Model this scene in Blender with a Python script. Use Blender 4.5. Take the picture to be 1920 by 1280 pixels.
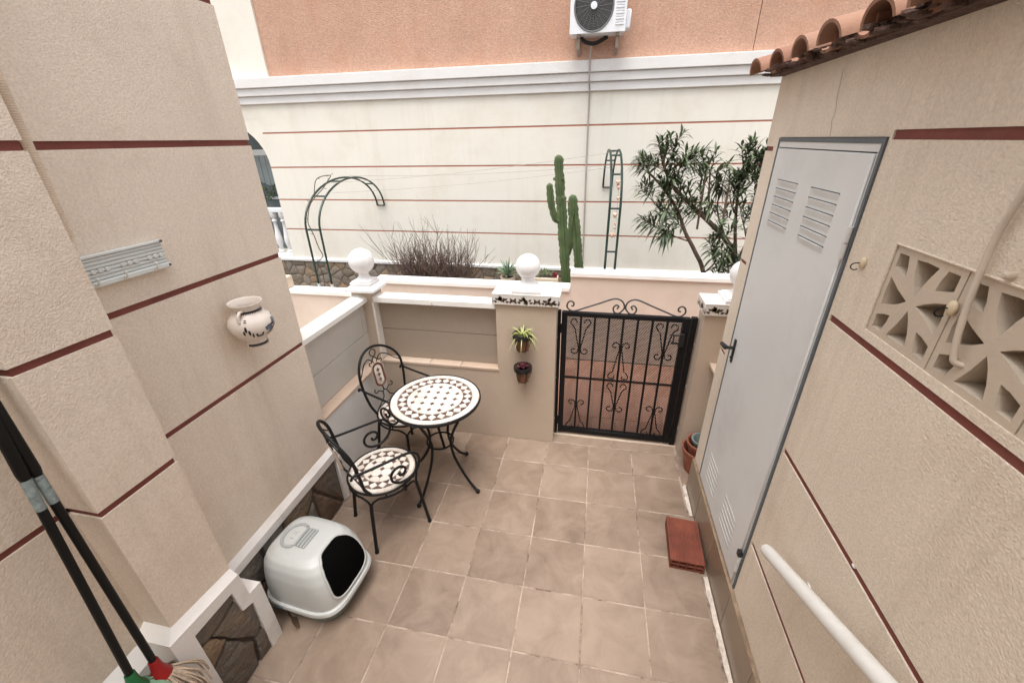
import bpy, math, random
from mathutils import Vector, Matrix, geometry
from math import sin, cos, pi, radians

for o in list(bpy.data.objects):
    bpy.data.objects.remove(o)
S = bpy.context.scene
COL = S.collection

# ------------------------------------------------------------------ camera
CAM = Vector((-0.0673525, -2.44258, 2.24605))
RIGHT = Vector((0.98129017, 0.19171596, -0.01773686))
DOWN = Vector((0.06852007, -0.43383236, -0.89838437))
FWD = Vector((-0.17992945, 0.88036042, -0.43885182))
cd = bpy.data.cameras.new('camera')
cam = bpy.data.objects.new('camera', cd)
COL.objects.link(cam)
m = Matrix((RIGHT, -DOWN, -FWD)).transposed().to_4x4()
m.translation = CAM
cam.matrix_world = m
cd.sensor_width = 36
cd.lens = 773.4088 / 1920 * 36
cd.clip_start = 0.05
cd.clip_end = 200
S.camera = cam

# ------------------------------------------------------------------ light
SUN_EL, SUN_AZ = radians(75), radians(-168)      # azimuth measured from +Y towards +X
w = bpy.data.worlds.new('World')
S.world = w
w.use_nodes = True
nt = w.node_tree
nt.nodes.clear()
sky = nt.nodes.new('ShaderNodeTexSky')
sky.sky_type = 'NISHITA'
sky.sun_disc = False
sky.sun_elevation = SUN_EL
sky.sun_rotation = SUN_AZ
sky.air_density = 1.0
sky.dust_density = 4.0
hs = nt.nodes.new('ShaderNodeHueSaturation')
hs.inputs['Saturation'].default_value = 0.18
bg = nt.nodes.new('ShaderNodeBackground')
bg.inputs['Strength'].default_value = 0.15
wo = nt.nodes.new('ShaderNodeOutputWorld')
nt.links.new(sky.outputs[0], hs.inputs['Color'])
nt.links.new(hs.outputs[0], bg.inputs['Color'])
nt.links.new(bg.outputs[0], wo.inputs['Surface'])
sd = bpy.data.lights.new('sun', 'SUN')
sd.energy = 1.1
sd.angle = radians(40)
sd.color = (1.0, 0.96, 0.90)
sun = bpy.data.objects.new('sun', sd)
COL.objects.link(sun)
sdir = Vector((sin(SUN_AZ) * cos(SUN_EL), cos(SUN_AZ) * cos(SUN_EL), sin(SUN_EL)))
sun.rotation_euler = sdir.to_track_quat('Z', 'Y').to_euler()
sun.location = (0, 0, 8)
S.view_settings.view_transform = 'Standard'
S.view_settings.look = 'None'
S.view_settings.gamma = 1
S.view_settings.use_curve_mapping = False
S.view_settings.exposure = 1.05
S.render.engine = 'CYCLES'

rnd = random.Random(7)


# ------------------------------------------------------------------ materials
def mat(name, col, rough=0.7, var=0.0, vscale=3.0, bump=0.0, bscale=100.0, bdist=0.004,
        metal=0.0, dirt=None, dirt_amt=0.0, dscale=1.5, rand=0.0, spec=0.5, island=False, detail=4.0, fine=0.0, fscale=60, streak=None, samt=0.3):
    """Principled material: base colour broken by noise (var), stained (dirt) and bumped."""
    M = bpy.data.materials.new(name)
    M.use_nodes = True
    t = M.node_tree
    N, L = t.nodes, t.links
    b = N['Principled BSDF']
    b.inputs['Roughness'].default_value = rough
    b.inputs['Metallic'].default_value = metal
    b.inputs['Specular IOR Level'].default_value = spec
    tc = N.new('ShaderNodeTexCoord')
    oi = N.new('ShaderNodeObjectInfo')
    add = N.new('ShaderNodeVectorMath')
    add.operation = 'ADD'
    mul = N.new('ShaderNodeMath')
    mul.operation = 'MULTIPLY'
    mul.inputs[1].default_value = 37.0
    L.new(oi.outputs['Random'], mul.inputs[0])
    L.new(tc.outputs['Object'], add.inputs[0])
    if rand > 0:
        L.new(mul.outputs[0], add.inputs[1])
    vec = add.outputs[0]
    c = N.new('ShaderNodeRGB')
    c.outputs[0].default_value = (*col, 1)
    out = c.outputs[0]

    def noise(scale, det=detail, rgh=0.6):
        n = N.new('ShaderNodeTexNoise')
        n.inputs['Scale'].default_value = scale
        n.inputs['Detail'].default_value = det
        n.inputs['Roughness'].default_value = rgh
        L.new(vec, n.inputs['Vector'])
        return n.outputs[0]

    def mrange(src, a0, a1, b0, b1):
        r = N.new('ShaderNodeMapRange')
        r.inputs[1].default_value = a0
        r.inputs[2].default_value = a1
        r.inputs[3].default_value = b0
        r.inputs[4].default_value = b1
        L.new(src, r.inputs[0])
        return r.outputs[0]

    def scale_val(src_col, val_sock):
        v = N.new('ShaderNodeVectorMath')
        v.operation = 'SCALE'
        L.new(src_col, v.inputs[0])
        L.new(val_sock, v.inputs['Scale'])
        return v.outputs[0]
    if var > 0:
        out = scale_val(out, mrange(noise(vscale), 0.3, 0.7, 1 - var, 1 + var))
    if fine > 0:
        out = scale_val(out, mrange(noise(fscale, 3), 0.3, 0.7, 1 - fine, 1 + fine))
    if rand > 0:
        out = scale_val(out, mrange(oi.outputs['Random'], 0, 1, 1 - rand, 1 + rand))
    if island:
        g = N.new('ShaderNodeNewGeometry')
        out = scale_val(out, mrange(g.outputs['Random Per Island'], 0, 1, 0.55, 1.45))
    if dirt:
        mx = N.new('ShaderNodeMix')
        mx.data_type = 'RGBA'
        L.new(mrange(noise(dscale, 6, 0.7), 0.5 if dirt_amt < 1 else 0.42, 0.72 if dirt_amt < 1 else 0.66, 0, dirt_amt), mx.inputs['Factor'])
        L.new(out, mx.inputs['A'])
        mx.inputs['B'].default_value = (*dirt, 1)
        out = mx.outputs['Result']
    if streak:
        mp = N.new('ShaderNodeMapping')
        mp.inputs['Scale'].default_value = (5.5, 5.5, 0.45)
        L.new(vec, mp.inputs['Vector'])
        n = N.new('ShaderNodeTexNoise')
        n.inputs['Scale'].default_value = 1.0
        n.inputs['Detail'].default_value = 6
        n.inputs['Roughness'].default_value = 0.7
        L.new(mp.outputs[0], n.inputs['Vector'])
        mx = N.new('ShaderNodeMix')
        mx.data_type = 'RGBA'
        L.new(mrange(n.outputs[0], 0.52, 0.75, 0, samt), mx.inputs['Factor'])
        L.new(out, mx.inputs['A'])
        mx.inputs['B'].default_value = (*streak, 1)
        out = mx.outputs['Result']
    L.new(out, b.inputs['Base Color'])
    if bump > 0:
        bp = N.new('ShaderNodeBump')
        bp.inputs['Strength'].default_value = bump
        bp.inputs['Distance'].default_value = bdist
        L.new(noise(bscale, 3, 0.55), bp.inputs['Height'])
        L.new(bp.outputs[0], b.inputs['Normal'])
    return M


def ramp_mat(name, cols, rough=0.8, scale=6, bump=0.6, bscale=30, bdist=0.01, mix=0.5):
    """per-object random colour out of a ramp, broken by noise (stones, tiles)"""
    M = mat(name, (1, 1, 1), rough, bump=bump, bscale=bscale, bdist=bdist, rand=0.001)
    t = M.node_tree
    N, L = t.nodes, t.links
    oi = [n for n in N if n.type == 'OBJECT_INFO'][0]
    vec = [n for n in N if n.type == 'VECT_MATH' and n.operation == 'ADD'][0].outputs[0]
    n = N.new('ShaderNodeTexNoise')
    n.inputs['Scale'].default_value = scale
    n.inputs['Detail'].default_value = 6
    n.inputs['Roughness'].default_value = 0.65
    n.inputs['Distortion'].default_value = 0.6
    L.new(vec, n.inputs['Vector'])
    a = N.new('ShaderNodeMix')
    a.data_type = 'FLOAT'
    a.inputs[0].default_value = mix
    L.new(oi.outputs['Random'], a.inputs[2])
    L.new(n.outputs[0], a.inputs[3])
    r = N.new('ShaderNodeValToRGB')
    el = r.color_ramp.elements
    while len(el) < len(cols):
        el.new(0.5)
    for i, c in enumerate(cols):
        el[i].position = 0.15 + 0.7 * i / (len(cols) - 1)
        el[i].color = (*c, 1)
    L.new(a.outputs[0], r.inputs[0])
    L.new(r.outputs[0], N['Principled BSDF'].inputs['Base Color'])
    return M


STU = dict(bump=1.0, bscale=190, bdist=0.0034, fine=0.10, fscale=120)
M = {
    'stucco': mat('beige_roughcast', (0.80, 0.69, 0.58), 0.9, 0.05, 1.2, dirt=(0.56, 0.43, 0.32), dirt_amt=0.45, dscale=1.3, streak=(0.48, 0.37, 0.28), samt=0.35, **STU),
    'stucco_r': mat('sand_roughcast', (0.77, 0.675, 0.56), 0.9, 0.05, 1.4, dirt=(0.56, 0.45, 0.34), dirt_amt=0.45, dscale=1.2, streak=(0.46, 0.37, 0.28), samt=0.4, **STU),
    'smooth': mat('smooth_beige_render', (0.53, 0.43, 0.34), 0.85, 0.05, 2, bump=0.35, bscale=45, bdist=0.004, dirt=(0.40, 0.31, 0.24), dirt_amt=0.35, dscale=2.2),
    'whiter': mat('white_painted_render', (0.82, 0.79, 0.76), 0.8, 0.05, 3, bump=0.45, bscale=40, bdist=0.005, dirt=(0.45, 0.37, 0.3), dirt_amt=0.45, dscale=3),
    'low_white': mat('grey_white_render', (0.74, 0.73, 0.715), 0.85, 0.05, 3, bump=0.4, bscale=30, bdist=0.004, dirt=(0.42, 0.40, 0.38), dirt_amt=0.4, dscale=3),
    'band': mat('oxblood_groove_paint', (0.180, 0.046, 0.034), 0.75, 0.15, 10, bump=0.3, bscale=60, dirt=(0.25, 0.10, 0.07), dirt_amt=0.3, dscale=8),
    'bandn': mat('faded_groove_paint', (0.44, 0.17, 0.11), 0.8, 0.12, 6),
    'cream': mat('cream_masonry_paint', (0.80, 0.765, 0.68), 0.9, 0.03, 0.8, bump=0.25, bscale=40, bdist=0.003, dirt=(0.64, 0.56, 0.46), dirt_amt=0.45, dscale=0.9, streak=(0.60, 0.53, 0.43), samt=0.3),
    'salmon': mat('salmon_roughcast', (0.53, 0.325, 0.235), 0.95, 0.08, 1.2, bump=0.9, bscale=75, bdist=0.008, fine=0.15, fscale=48, streak=(0.42, 0.22, 0.15), samt=0.4, dirt=(0.50, 0.235, 0.145), dirt_amt=0.5),
    'cornice': mat('white_cornice_paint', (0.76, 0.745, 0.73), 0.75, 0.03, 3, bump=0.3, bscale=50, dirt=(0.6, 0.52, 0.45), dirt_amt=0.35, dscale=1.7),
    'panel_f': mat('taupe_recess_paint', (0.36, 0.295, 0.235), 0.85, 0.04, 3, bump=0.25, bscale=60, fine=0.04),
    'panel_l': mat('grey_recess_paint', (0.56, 0.525, 0.475), 0.85, 0.05, 3, bump=0.25, bscale=60, dirt=(0.36, 0.34, 0.32), dirt_amt=0.4, dscale=3),
    'ledge': ramp_mat('beige_ledge_tile', [(0.50, 0.37, 0.28), (0.60, 0.46, 0.36), (0.66, 0.54, 0.44)], 0.5, 5, 0.2, 80, 0.002),
    'peach': mat('peach_planter_render', (0.66, 0.56, 0.475), 0.9, 0.06, 1.5, bump=0.3, bscale=35, dirt=(0.46, 0.33, 0.25), dirt_amt=0.35, dscale=1.3),
    'coping': mat('white_coping', (0.86, 0.84, 0.80), 0.7, 0.03, 3, bump=0.2, bscale=40, dirt=(0.62, 0.55, 0.45), dirt_amt=0.35, dscale=2.5),
    'ball': mat('white_cast_stone', (0.80, 0.79, 0.79), 0.6, 0.04, 6, bump=0.25, bscale=60, bdist=0.003, dirt=(0.52, 0.47, 0.43), dirt_amt=0.35, dscale=5),
    'ftile': ramp_mat('beige_floor_tile', [(0.135, 0.092, 0.066), (0.240, 0.172, 0.128), (0.32, 0.238, 0.182), (0.385, 0.290, 0.215)], 0.34, 6, 0.15, 40, 0.002, 0.8),
    'skirt': ramp_mat('olive_skirting_tile', [(0.20, 0.15, 0.105), (0.26, 0.195, 0.14), (0.30, 0.235, 0.17)], 0.3, 7, 0.1, 40, 0.002, 0.6),
    'ptile': ramp_mat('terracotta_path_tile', [(0.36, 0.18, 0.12), (0.45, 0.24, 0.165), (0.52, 0.29, 0.21)], 0.7, 9, 0.2, 50, 0.002, 0.5),
    'grout': mat('worn_grout', (0.46, 0.37, 0.30), 0.95, 0.15, 20, bump=0.6, bscale=120, dirt=(0.13, 0.082, 0.058), dirt_amt=1.0, dscale=10),
    'groutw': mat('lumpy_white_grout', (0.72, 0.63, 0.55), 0.95, 0.15, 30, bump=0.8, bscale=80, bdist=0.01, dirt=(0.3, 0.19, 0.13), dirt_amt=0.8, dscale=14),
    'stone': ramp_mat('brown_field_stone', [(0.075, 0.052, 0.038), (0.15, 0.095, 0.06), (0.13, 0.115, 0.098), (0.22, 0.15, 0.095), (0.27, 0.19, 0.12)], 0.75, 7, 1.0, 22, 0.02, 0.55),
    'stonen': ramp_mat('grey_brown_field_stone', [(0.10, 0.085, 0.07), (0.19, 0.15, 0.11), (0.24, 0.21, 0.18), (0.30, 0.20, 0.11), (0.22, 0.17, 0.13)], 0.85, 9, 0.9, 25, 0.015, 0.45),
    'mortar': mat('dark_mortar', (0.09, 0.065, 0.05), 0.95, 0.3, 20, bump=0.8, bscale=60, bdist=0.01),
    'mortarn': mat('brown_grey_mortar', (0.15, 0.12, 0.095), 0.95, 0.3, 20, bump=0.8, bscale=60, bdist=0.01),
    'iron': mat('black_wrought_iron', (0.008, 0.008, 0.009), 0.5, 0.2, 40, bump=0.15, bscale=200, bdist=0.001, spec=0.3),
    'gateblk': mat('black_gate_paint', (0.006, 0.0065, 0.008), 0.5, 0.1, 20, spec=0.25),
    'scroll': mat('worn_black_scroll', (0.05, 0.05, 0.055), 0.45, 0.3, 40),
    'archg': mat('dark_green_tube', (0.012, 0.034, 0.028), 0.4, 0.3, 14),
    'mwhite': ramp_mat('ivory_mosaic_tile', [(0.70, 0.62, 0.55), (0.78, 0.72, 0.65), (0.83, 0.78, 0.72)], 0.25, 20, 0.1, 90, 0.001, 0.3),
    'mbrown': ramp_mat('brown_mosaic_tile', [(0.095, 0.055, 0.042), (0.14, 0.085, 0.065), (0.17, 0.11, 0.088)], 0.3, 20, 0.1, 90, 0.001, 0.3),
    'mred': ramp_mat('red_mosaic_tile', [(0.10, 0.030, 0.022), (0.16, 0.05, 0.035)], 0.3, 20, 0.1, 90, 0.001, 0.3),
    'mgrout': mat('mosaic_grout', (0.50, 0.42, 0.35), 0.9, 0.1, 30),
    'door': mat('pale_grey_door_paint', (0.68, 0.69, 0.685), 0.45, 0.025, 2.5, dirt=(0.46, 0.46, 0.45), dirt_amt=0.3, dscale=3),
    'doorfr': mat('white_frame_paint', (0.66, 0.66, 0.65), 0.4, 0.03, 4),
    'gasket': mat('slate_frame', (0.11, 0.125, 0.14), 0.6, 0.1, 10),
    'black': mat('black_plastic', (0.012, 0.012, 0.013), 0.4),
    'void': mat('dark_interior', (0.02, 0.018, 0.016), 1.0),
    'rooft': ramp_mat('terracotta_roof_tile', [(0.12, 0.065, 0.048), (0.26, 0.125, 0.08), (0.32, 0.175, 0.115), (0.21, 0.135, 0.105)], 0.85, 8, 0.5, 45, 0.006, 0.55),
    'roofm': mat('dark_roof_mortar', (0.095, 0.055, 0.042), 0.95, 0.5, 25, bump=1, bscale=50, bdist=0.02),
    'vent': mat('beige_cast_block', (0.56, 0.475, 0.38), 0.9, 0.06, 3, bump=0.4, bscale=90, bdist=0.004),
    'rail': mat('glossy_white_tube', (0.74, 0.73, 0.70), 0.3, 0.03, 6, dirt=(0.5, 0.48, 0.43), dirt_amt=0.4, dscale=7),
    'cable': mat('cream_conduit', (0.58, 0.50, 0.41), 0.55, 0.06, 10),
    'hookp': mat('yellowed_plastic', (0.66, 0.55, 0.38), 0.45),
    'brick': mat('red_hollow_brick', (0.18, 0.05, 0.03), 0.8, 0.25, 9, bump=0.4, bscale=70, dirt=(0.30, 0.09, 0.045), dirt_amt=0.5, dscale=8),
    'terra': mat('terracotta_pot', (0.27, 0.085, 0.05), 0.7, 0.2, 12, dirt=(0.5, 0.3, 0.2), dirt_amt=0.4, dscale=10),
    'glzpot': mat('brown_glazed_pot', (0.15, 0.065, 0.035), 0.35, 0.25, 20),
    'cpot': mat('cream_pot', (0.64, 0.53, 0.41), 0.7, 0.08, 10),
    'soil': mat('dark_soil', (0.045, 0.032, 0.024), 1.0, 0.4, 20, bump=1, bscale=60, bdist=0.02),
    'box': mat('white_hood_plastic', (0.56, 0.575, 0.56), 0.32, 0.03, 4, dirt=(0.45, 0.42, 0.38), dirt_amt=0.35, dscale=5),
    'tray': mat('grey_green_tray', (0.20, 0.25, 0.24), 0.4),
    'clip': mat('slate_clip', (0.06, 0.08, 0.08), 0.4),
    'ceram': mat('glazed_ivory_ceramic', (0.78, 0.70, 0.63), 0.2, 0.06, 9, dirt=(0.45, 0.36, 0.28), dirt_amt=0.4, dscale=12),
    'pblk': mat('black_glaze', (0.02, 0.018, 0.022), 0.3),
    'pblue': mat('slate_blue_glaze', (0.10, 0.13, 0.18), 0.3, 0.4, 60),
    'pyel': mat('ochre_glaze', (0.40, 0.26, 0.07), 0.3),
    'pbrown': mat('brown_tile_paint', (0.085, 0.05, 0.03), 0.3, 0.4, 60),
    'polive': mat('olive_tile_paint', (0.12, 0.105, 0.04), 0.3, 0.3, 60),
    'ctile': mat('glazed_white_tile', (0.66, 0.63, 0.60), 0.18, 0.04, 8, dirt=(0.45, 0.4, 0.36), dirt_amt=0.3, dscale=14),
    'rack': mat('white_aluminium', (0.66, 0.68, 0.66), 0.35, 0.03, 8),
    'screw': mat('dull_screw', (0.12, 0.12, 0.12), 0.4, metal=0.7),
    'ac': mat('white_ac_casing', (0.78, 0.79, 0.82), 0.4, 0.02, 4, dirt=(0.55, 0.52, 0.48), dirt_amt=0.3, dscale=6),
    'acgr': mat('grey_ac_grille', (0.16, 0.15, 0.155), 0.6),
    'acdk': mat('dark_fan_well', (0.05, 0.05, 0.05), 0.8),
    'rust': mat('rusty_bracket', (0.30, 0.24, 0.19), 0.7, 0.3, 20, dirt=(0.14, 0.07, 0.04), dirt_amt=0.8, dscale=20),
    'pipe': mat('grey_drain_pipe', (0.40, 0.35, 0.32), 0.6, 0.1, 10),
    'handle': mat('black_mop_handle', (0.006, 0.006, 0.006), 0.45, spec=0.25),
    'label': mat('scuffed_silver_label', (0.24, 0.29, 0.29), 0.5, 0.3, 60, dirt=(0.04, 0.04, 0.04), dirt_amt=0.8, dscale=45),
    'teal': mat('teal_plastic', (0.05, 0.28, 0.27), 0.4),
    'green': mat('green_plastic', (0.008, 0.12, 0.035), 0.4),
    'mopg': mat('pale_green_mop_yarn', (0.24, 0.42, 0.28), 0.95, 0.3, 40),
    'red': mat('red_plastic', (0.27, 0.008, 0.010), 0.35),
    'mopb': mat('beige_mop_yarn', (0.46, 0.36, 0.27), 0.95, 0.3, 40),
    'leaf': mat('oleander_leaf', (0.075, 0.105, 0.052), 0.5, 0.2, 5, island=True),
    'bark': mat('brown_bark', (0.13, 0.085, 0.06), 0.9, 0.3, 20, bump=0.8, bscale=60, bdist=0.01),
    'twig': mat('bare_twig', (0.12, 0.078, 0.062), 0.9, 0.3, 10, island=True),
    'cactus': mat('cactus_skin', (0.075, 0.115, 0.045), 0.6, 0.2, 8, dirt=(0.17, 0.16, 0.07), dirt_amt=0.4, dscale=10, bump=0.3, bscale=60),
    'agave': mat('agave_leaf', (0.13, 0.20, 0.12), 0.55, 0.2, 12, island=True),
    'succ': mat('green_succulent', (0.14, 0.19, 0.09), 0.6, 0.2, 20, island=True),
    'succr': mat('crimson_succulent', (0.25, 0.02, 0.04), 0.6, 0.2, 20, island=True),
    'spider': mat('variegated_leaf', (0.42, 0.46, 0.16), 0.5, 0.2, 20, island=True),
    'purple': mat('purple_succulent', (0.10, 0.025, 0.035), 0.5, 0.3, 30, island=True),
    'shell': mat('pinkish_shell', (0.55, 0.38, 0.29), 0.6, 0.4, 30),
    'glass': mat('grey_porch_glass', (0.16, 0.19, 0.20), 0.12, 0.2, 4),
    'blind': mat('grey_awning_cloth', (0.30, 0.34, 0.35), 0.8, 0.1, 6),
    'whitepvc': mat('white_pvc', (0.80, 0.82, 0.84), 0.4),
    'ribbed': mat('tan_ribbed_conduit', (0.66, 0.54, 0.42), 0.6, 0.1, 20),
    'plaster_dk': mat('landing_concrete', (0.30, 0.24, 0.19), 0.9, 0.1, 4),
}


# ------------------------------------------------------------------ mesh builder
class MB:
    def __init__(s):
        s.v, s.f = [], []

    def add(s, vs, fs):
        n = len(s.v)
        s.v += [Vector(v) for v in vs]
        s.f += [tuple(i + n for i in f) for f in fs]
        return s

    def box(s, x0, x1, y0, y1, z0, z1):
        vs = [(x, y, z) for z in (z0, z1) for y in (y0, y1) for x in (x0, x1)]
        return s.add(vs, [(0, 2, 3, 1), (4, 5, 7, 6), (0, 1, 5, 4), (2, 6, 7, 3), (0, 4, 6, 2), (1, 3, 7, 5)])

    def rbox(s, x0, x1, y0, y1, z0, z1, c=0.004):
        """box with its 12 edges chamfered"""
        vs, fs = [], []
        X, Y, Z = (x0, x1), (y0, y1), (z0, z1)
        idx = {}
        for i in (0, 1):
            for j in (0, 1):
                for k in (0, 1):
                    sx, sy, sz = (1 if i == 0 else -1), (1 if j == 0 else -1), (1 if k == 0 else -1)
                    p = (X[i], Y[j], Z[k])
                    idx[i, j, k, 0] = len(vs); vs.append((p[0], p[1] + sy * c, p[2] + sz * c))
                    idx[i, j, k, 1] = len(vs); vs.append((p[0] + sx * c, p[1], p[2] + sz * c))
                    idx[i, j, k, 2] = len(vs); vs.append((p[0] + sx * c, p[1] + sy * c, p[2]))
        g = idx
        for i in (0, 1):
            fs.append([g[i, 0, 0, 0], g[i, 1, 0, 0], g[i, 1, 1, 0], g[i, 0, 1, 0]])
            fs.append([g[0, i, 0, 1], g[1, i, 0, 1], g[1, i, 1, 1], g[0, i, 1, 1]])
            fs.append([g[0, 0, i, 2], g[1, 0, i, 2], g[1, 1, i, 2], g[0, 1, i, 2]])
        for a in (0, 1):
            for b in (0, 1):
                fs.append([g[0, a, b, 1], g[1, a, b, 1], g[1, a, b, 2], g[0, a, b, 2]])
                fs.append([g[a, 0, b, 0], g[a, 1, b, 0], g[a, 1, b, 2], g[a, 0, b, 2]])
                fs.append([g[a, b, 0, 0], g[a, b, 1, 0], g[a, b, 1, 1], g[a, b, 0, 1]])
                for c_ in (0, 1):
                    fs.append([g[a, b, c_, 0], g[a, b, c_, 1], g[a, b, c_, 2]])
        ctr = Vector(((x0 + x1) / 2, (y0 + y1) / 2, (z0 + z1) / 2))
        out = []
        for f in fs:
            p = [Vector(vs[q]) for q in f]
            n = (p[1] - p[0]).cross(p[2] - p[0])
            fc = sum(p, Vector()) / len(p)
            out.append(tuple(f) if n.dot(fc - ctr) > 0 else tuple(reversed(f)))
        return s.add(vs, out)

    def tube(s, pts, r, n=8, closed=False, cap=True):
        pts = [Vector(p) for p in pts]
        m_ = len(pts)
        rs = r if isinstance(r, (list, tuple)) else [r] * m_
        T = []
        for i in range(m_):
            if closed:
                t = pts[(i + 1) % m_] - pts[i - 1]
            else:
                t = pts[min(i + 1, m_ - 1)] - pts[max(i - 1, 0)]
            T.append(t.normalized() if t.length > 1e-9 else Vector((0, 0, 1)))
        up = Vector((0, 0, 1)) if abs(T[0].z) < 0.9 else Vector((1, 0, 0))
        nrm = T[0].cross(up).normalized()
        base = len(s.v)
        for i in range(m_):
            nrm = (nrm - T[i] * nrm.dot(T[i]))
            nrm = nrm.normalized() if nrm.length > 1e-6 else T[i].orthogonal().normalized()
            bi = T[i].cross(nrm)
            for k in range(n):
                a = 2 * pi * k / n
                s.v.append(pts[i] + (nrm * cos(a) + bi * sin(a)) * rs[i])
        seg = m_ if closed else m_ - 1
        for i in range(seg):
            j = (i + 1) % m_
            for k in range(n):
                l = (k + 1) % n
                s.f.append((base + i * n + k, base + i * n + l, base + j * n + l, base + j * n + k))
        if cap and not closed:
            s.f.append(tuple(base + k for k in reversed(range(n))))
            s.f.append(tuple(base + (m_ - 1) * n + k for k in range(n)))
        return s

    def lathe(s, prof, c=(0, 0, 0), n=24, closed_prof=False):
        base = len(s.v)
        for r, z in prof:
            for k in range(n):
                a = 2 * pi * k / n
                s.v.append(Vector((c[0] + r * cos(a), c[1] + r * sin(a), c[2] + z)))
        m_ = len(prof)
        for i in range(m_ if closed_prof else m_ - 1):
            j = (i + 1) % m_
            for k in range(n):
                l = (k + 1) % n
                s.f.append((base + i * n + k, base + i * n + l, base + j * n + l, base + j * n + k))
        if not closed_prof:
            if prof[0][0] > 1e-5:
                s.f.append(tuple(base + k for k in reversed(range(n))))
            if prof[-1][0] > 1e-5:
                s.f.append(tuple(base + (m_ - 1) * n + k for k in range(n)))
        return s

    def sphere(s, c, r, n=20, sq=(1, 1, 1)):
        m_ = n // 2
        b = MB().lathe([(r * sin(pi * i / m_), -r * cos(pi * i / m_)) for i in range(m_ + 1)], (0, 0, 0), n)
        return s.add([(c[0] + v.x * sq[0], c[1] + v.y * sq[1], c[2] + v.z * sq[2]) for v in b.v], b.f)

    def prism(s, poly, fn, d0, d1, holes=()):
        """2D polygon with holes, mapped by fn(u, v, d) and extruded from d0 to d1"""
        loops = [list(poly)] + [list(h) for h in holes]
        flat = [p for l in loops for p in l]
        if holes:
            tris = geometry.tessellate_polygon([[Vector((p[0], p[1], 0)) for p in l] for l in loops])
        else:
            tris = [tuple(range(len(poly)))]
        n = len(flat)
        vs = [fn(p[0], p[1], d0) for p in flat] + [fn(p[0], p[1], d1) for p in flat]
        fs = [tuple(t) for t in tris] + [tuple(i + n for i in reversed(t)) for t in tris]
        k = 0
        for l in loops:
            for i in range(len(l)):
                j = (i + 1) % len(l)
                fs.append((k + i, k + i + n, k + j + n, k + j))
            k += len(l)
        return s.add(vs, fs)

    def xf(s, fn):
        s.v = [Vector(fn(v)) for v in s.v]
        return s

    def build(s, name, material, parent=None, smooth=True, origin=None, fixn=True, world=True):
        me = bpy.data.meshes.new(name)
        off = Vector((0, 0, 0))
        if parent is not None and world:
            p = parent
            while p is not None:
                off += p.location
                p = p.parent
        elif parent is None and origin is None:
            lo = Vector([min(v[i] for v in s.v) for i in range(3)])
            hi = Vector([max(v[i] for v in s.v) for i in range(3)])
            off = Vector(((lo.x + hi.x) / 2, (lo.y + hi.y) / 2, lo.z))
        elif origin is not None:
            off = Vector(origin)
        me.from_pydata([v - off for v in s.v], [], s.f)
        if fixn:
            import bmesh
            bm = bmesh.new()
            bm.from_mesh(me)
            bmesh.ops.recalc_face_normals(bm, faces=bm.faces)
            bm.to_mesh(me)
            bm.free()
        if smooth:
            me.polygons.foreach_set('use_smooth', [True] * len(me.polygons))
            me.set_sharp_from_angle(angle=radians(38))
        me.materials.append(material)
        o = bpy.data.objects.new(name, me)
        COL.objects.link(o)
        if parent is not None:
            o.parent = parent
        else:
            o.location = off
        return o


def tag(o, label=None, cat=None, group=None, kind=None):
    if label: o['label'] = label
    if cat: o['category'] = cat
    if group: o['group'] = group
    if kind: o['kind'] = kind
    return o


def empty(name, loc, label, cat, group=None, rz=0):
    o = bpy.data.objects.new(name, None)
    o.empty_display_size = 0.1
    COL.objects.link(o)
    o.location = loc
    o.rotation_euler.z = rz
    return tag(o, label, cat, group)


def inst(src, parent=None, loc=None, rz=None):
    c = src.copy()
    COL.objects.link(c)
    c.parent = parent
    if loc is not None: c.location = loc
    if rz is not None: c.rotation_euler.z = rz
    return c


def copy_tree(o, parent=None):
    c = o.copy()
    COL.objects.link(c)
    c.parent = parent
    for ch in list(o.children):
        copy_tree(ch, c)
    return c


def slab(fn, u0, u1, z0, z1, d, holes):
    """wall sheet of thickness d with rectangular openings; only outer faces are made"""
    us = sorted({u0, u1, *[h[0] for h in holes], *[h[1] for h in holes]})
    zs = sorted({z0, z1, *[h[2] for h in holes], *[h[3] for h in holes]})
    us = [u for u in us if u0 <= u <= u1]
    zs = [z for z in zs if z0 <= z <= z1]
    solid = {}
    for i in range(len(us) - 1):
        for j in range(len(zs) - 1):
            cu, cz = (us[i] + us[i + 1]) / 2, (zs[j] + zs[j + 1]) / 2
            solid[i, j] = not any(h[0] < cu < h[1] and h[2] < cz < h[3] for h in holes)
    b = MB()
    for (i, j), sol in solid.items():
        if not sol:
            continue
        a, c_, e, g = us[i], us[i + 1], zs[j], zs[j + 1]
        b.add([fn(a, e, 0), fn(c_, e, 0), fn(c_, g, 0), fn(a, g, 0)], [(0, 1, 2, 3)])
        b.add([fn(a, e, d), fn(c_, e, d), fn(c_, g, d), fn(a, g, d)], [(3, 2, 1, 0)])
        for di, dj, p, q in ((-1, 0, (a, e), (a, g)), (1, 0, (c_, g), (c_, e)), (0, -1, (c_, e), (a, e)), (0, 1, (a, g), (c_, g))):
            if not solid.get((i + di, j + dj), False):
                b.add([fn(*p, 0), fn(*q, 0), fn(*q, d), fn(*p, d)], [(0, 1, 2, 3)])
    # weld
    key, remap, nv = {}, [], []
    for v in b.v:
        k = (round(v.x, 5), round(v.y, 5), round(v.z, 5))
        if k not in key:
            key[k] = len(nv)
            nv.append(v)
        remap.append(key[k])
    b.v = nv
    b.f = [tuple(remap[i] for i in f) for f in b.f]
    return b


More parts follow.
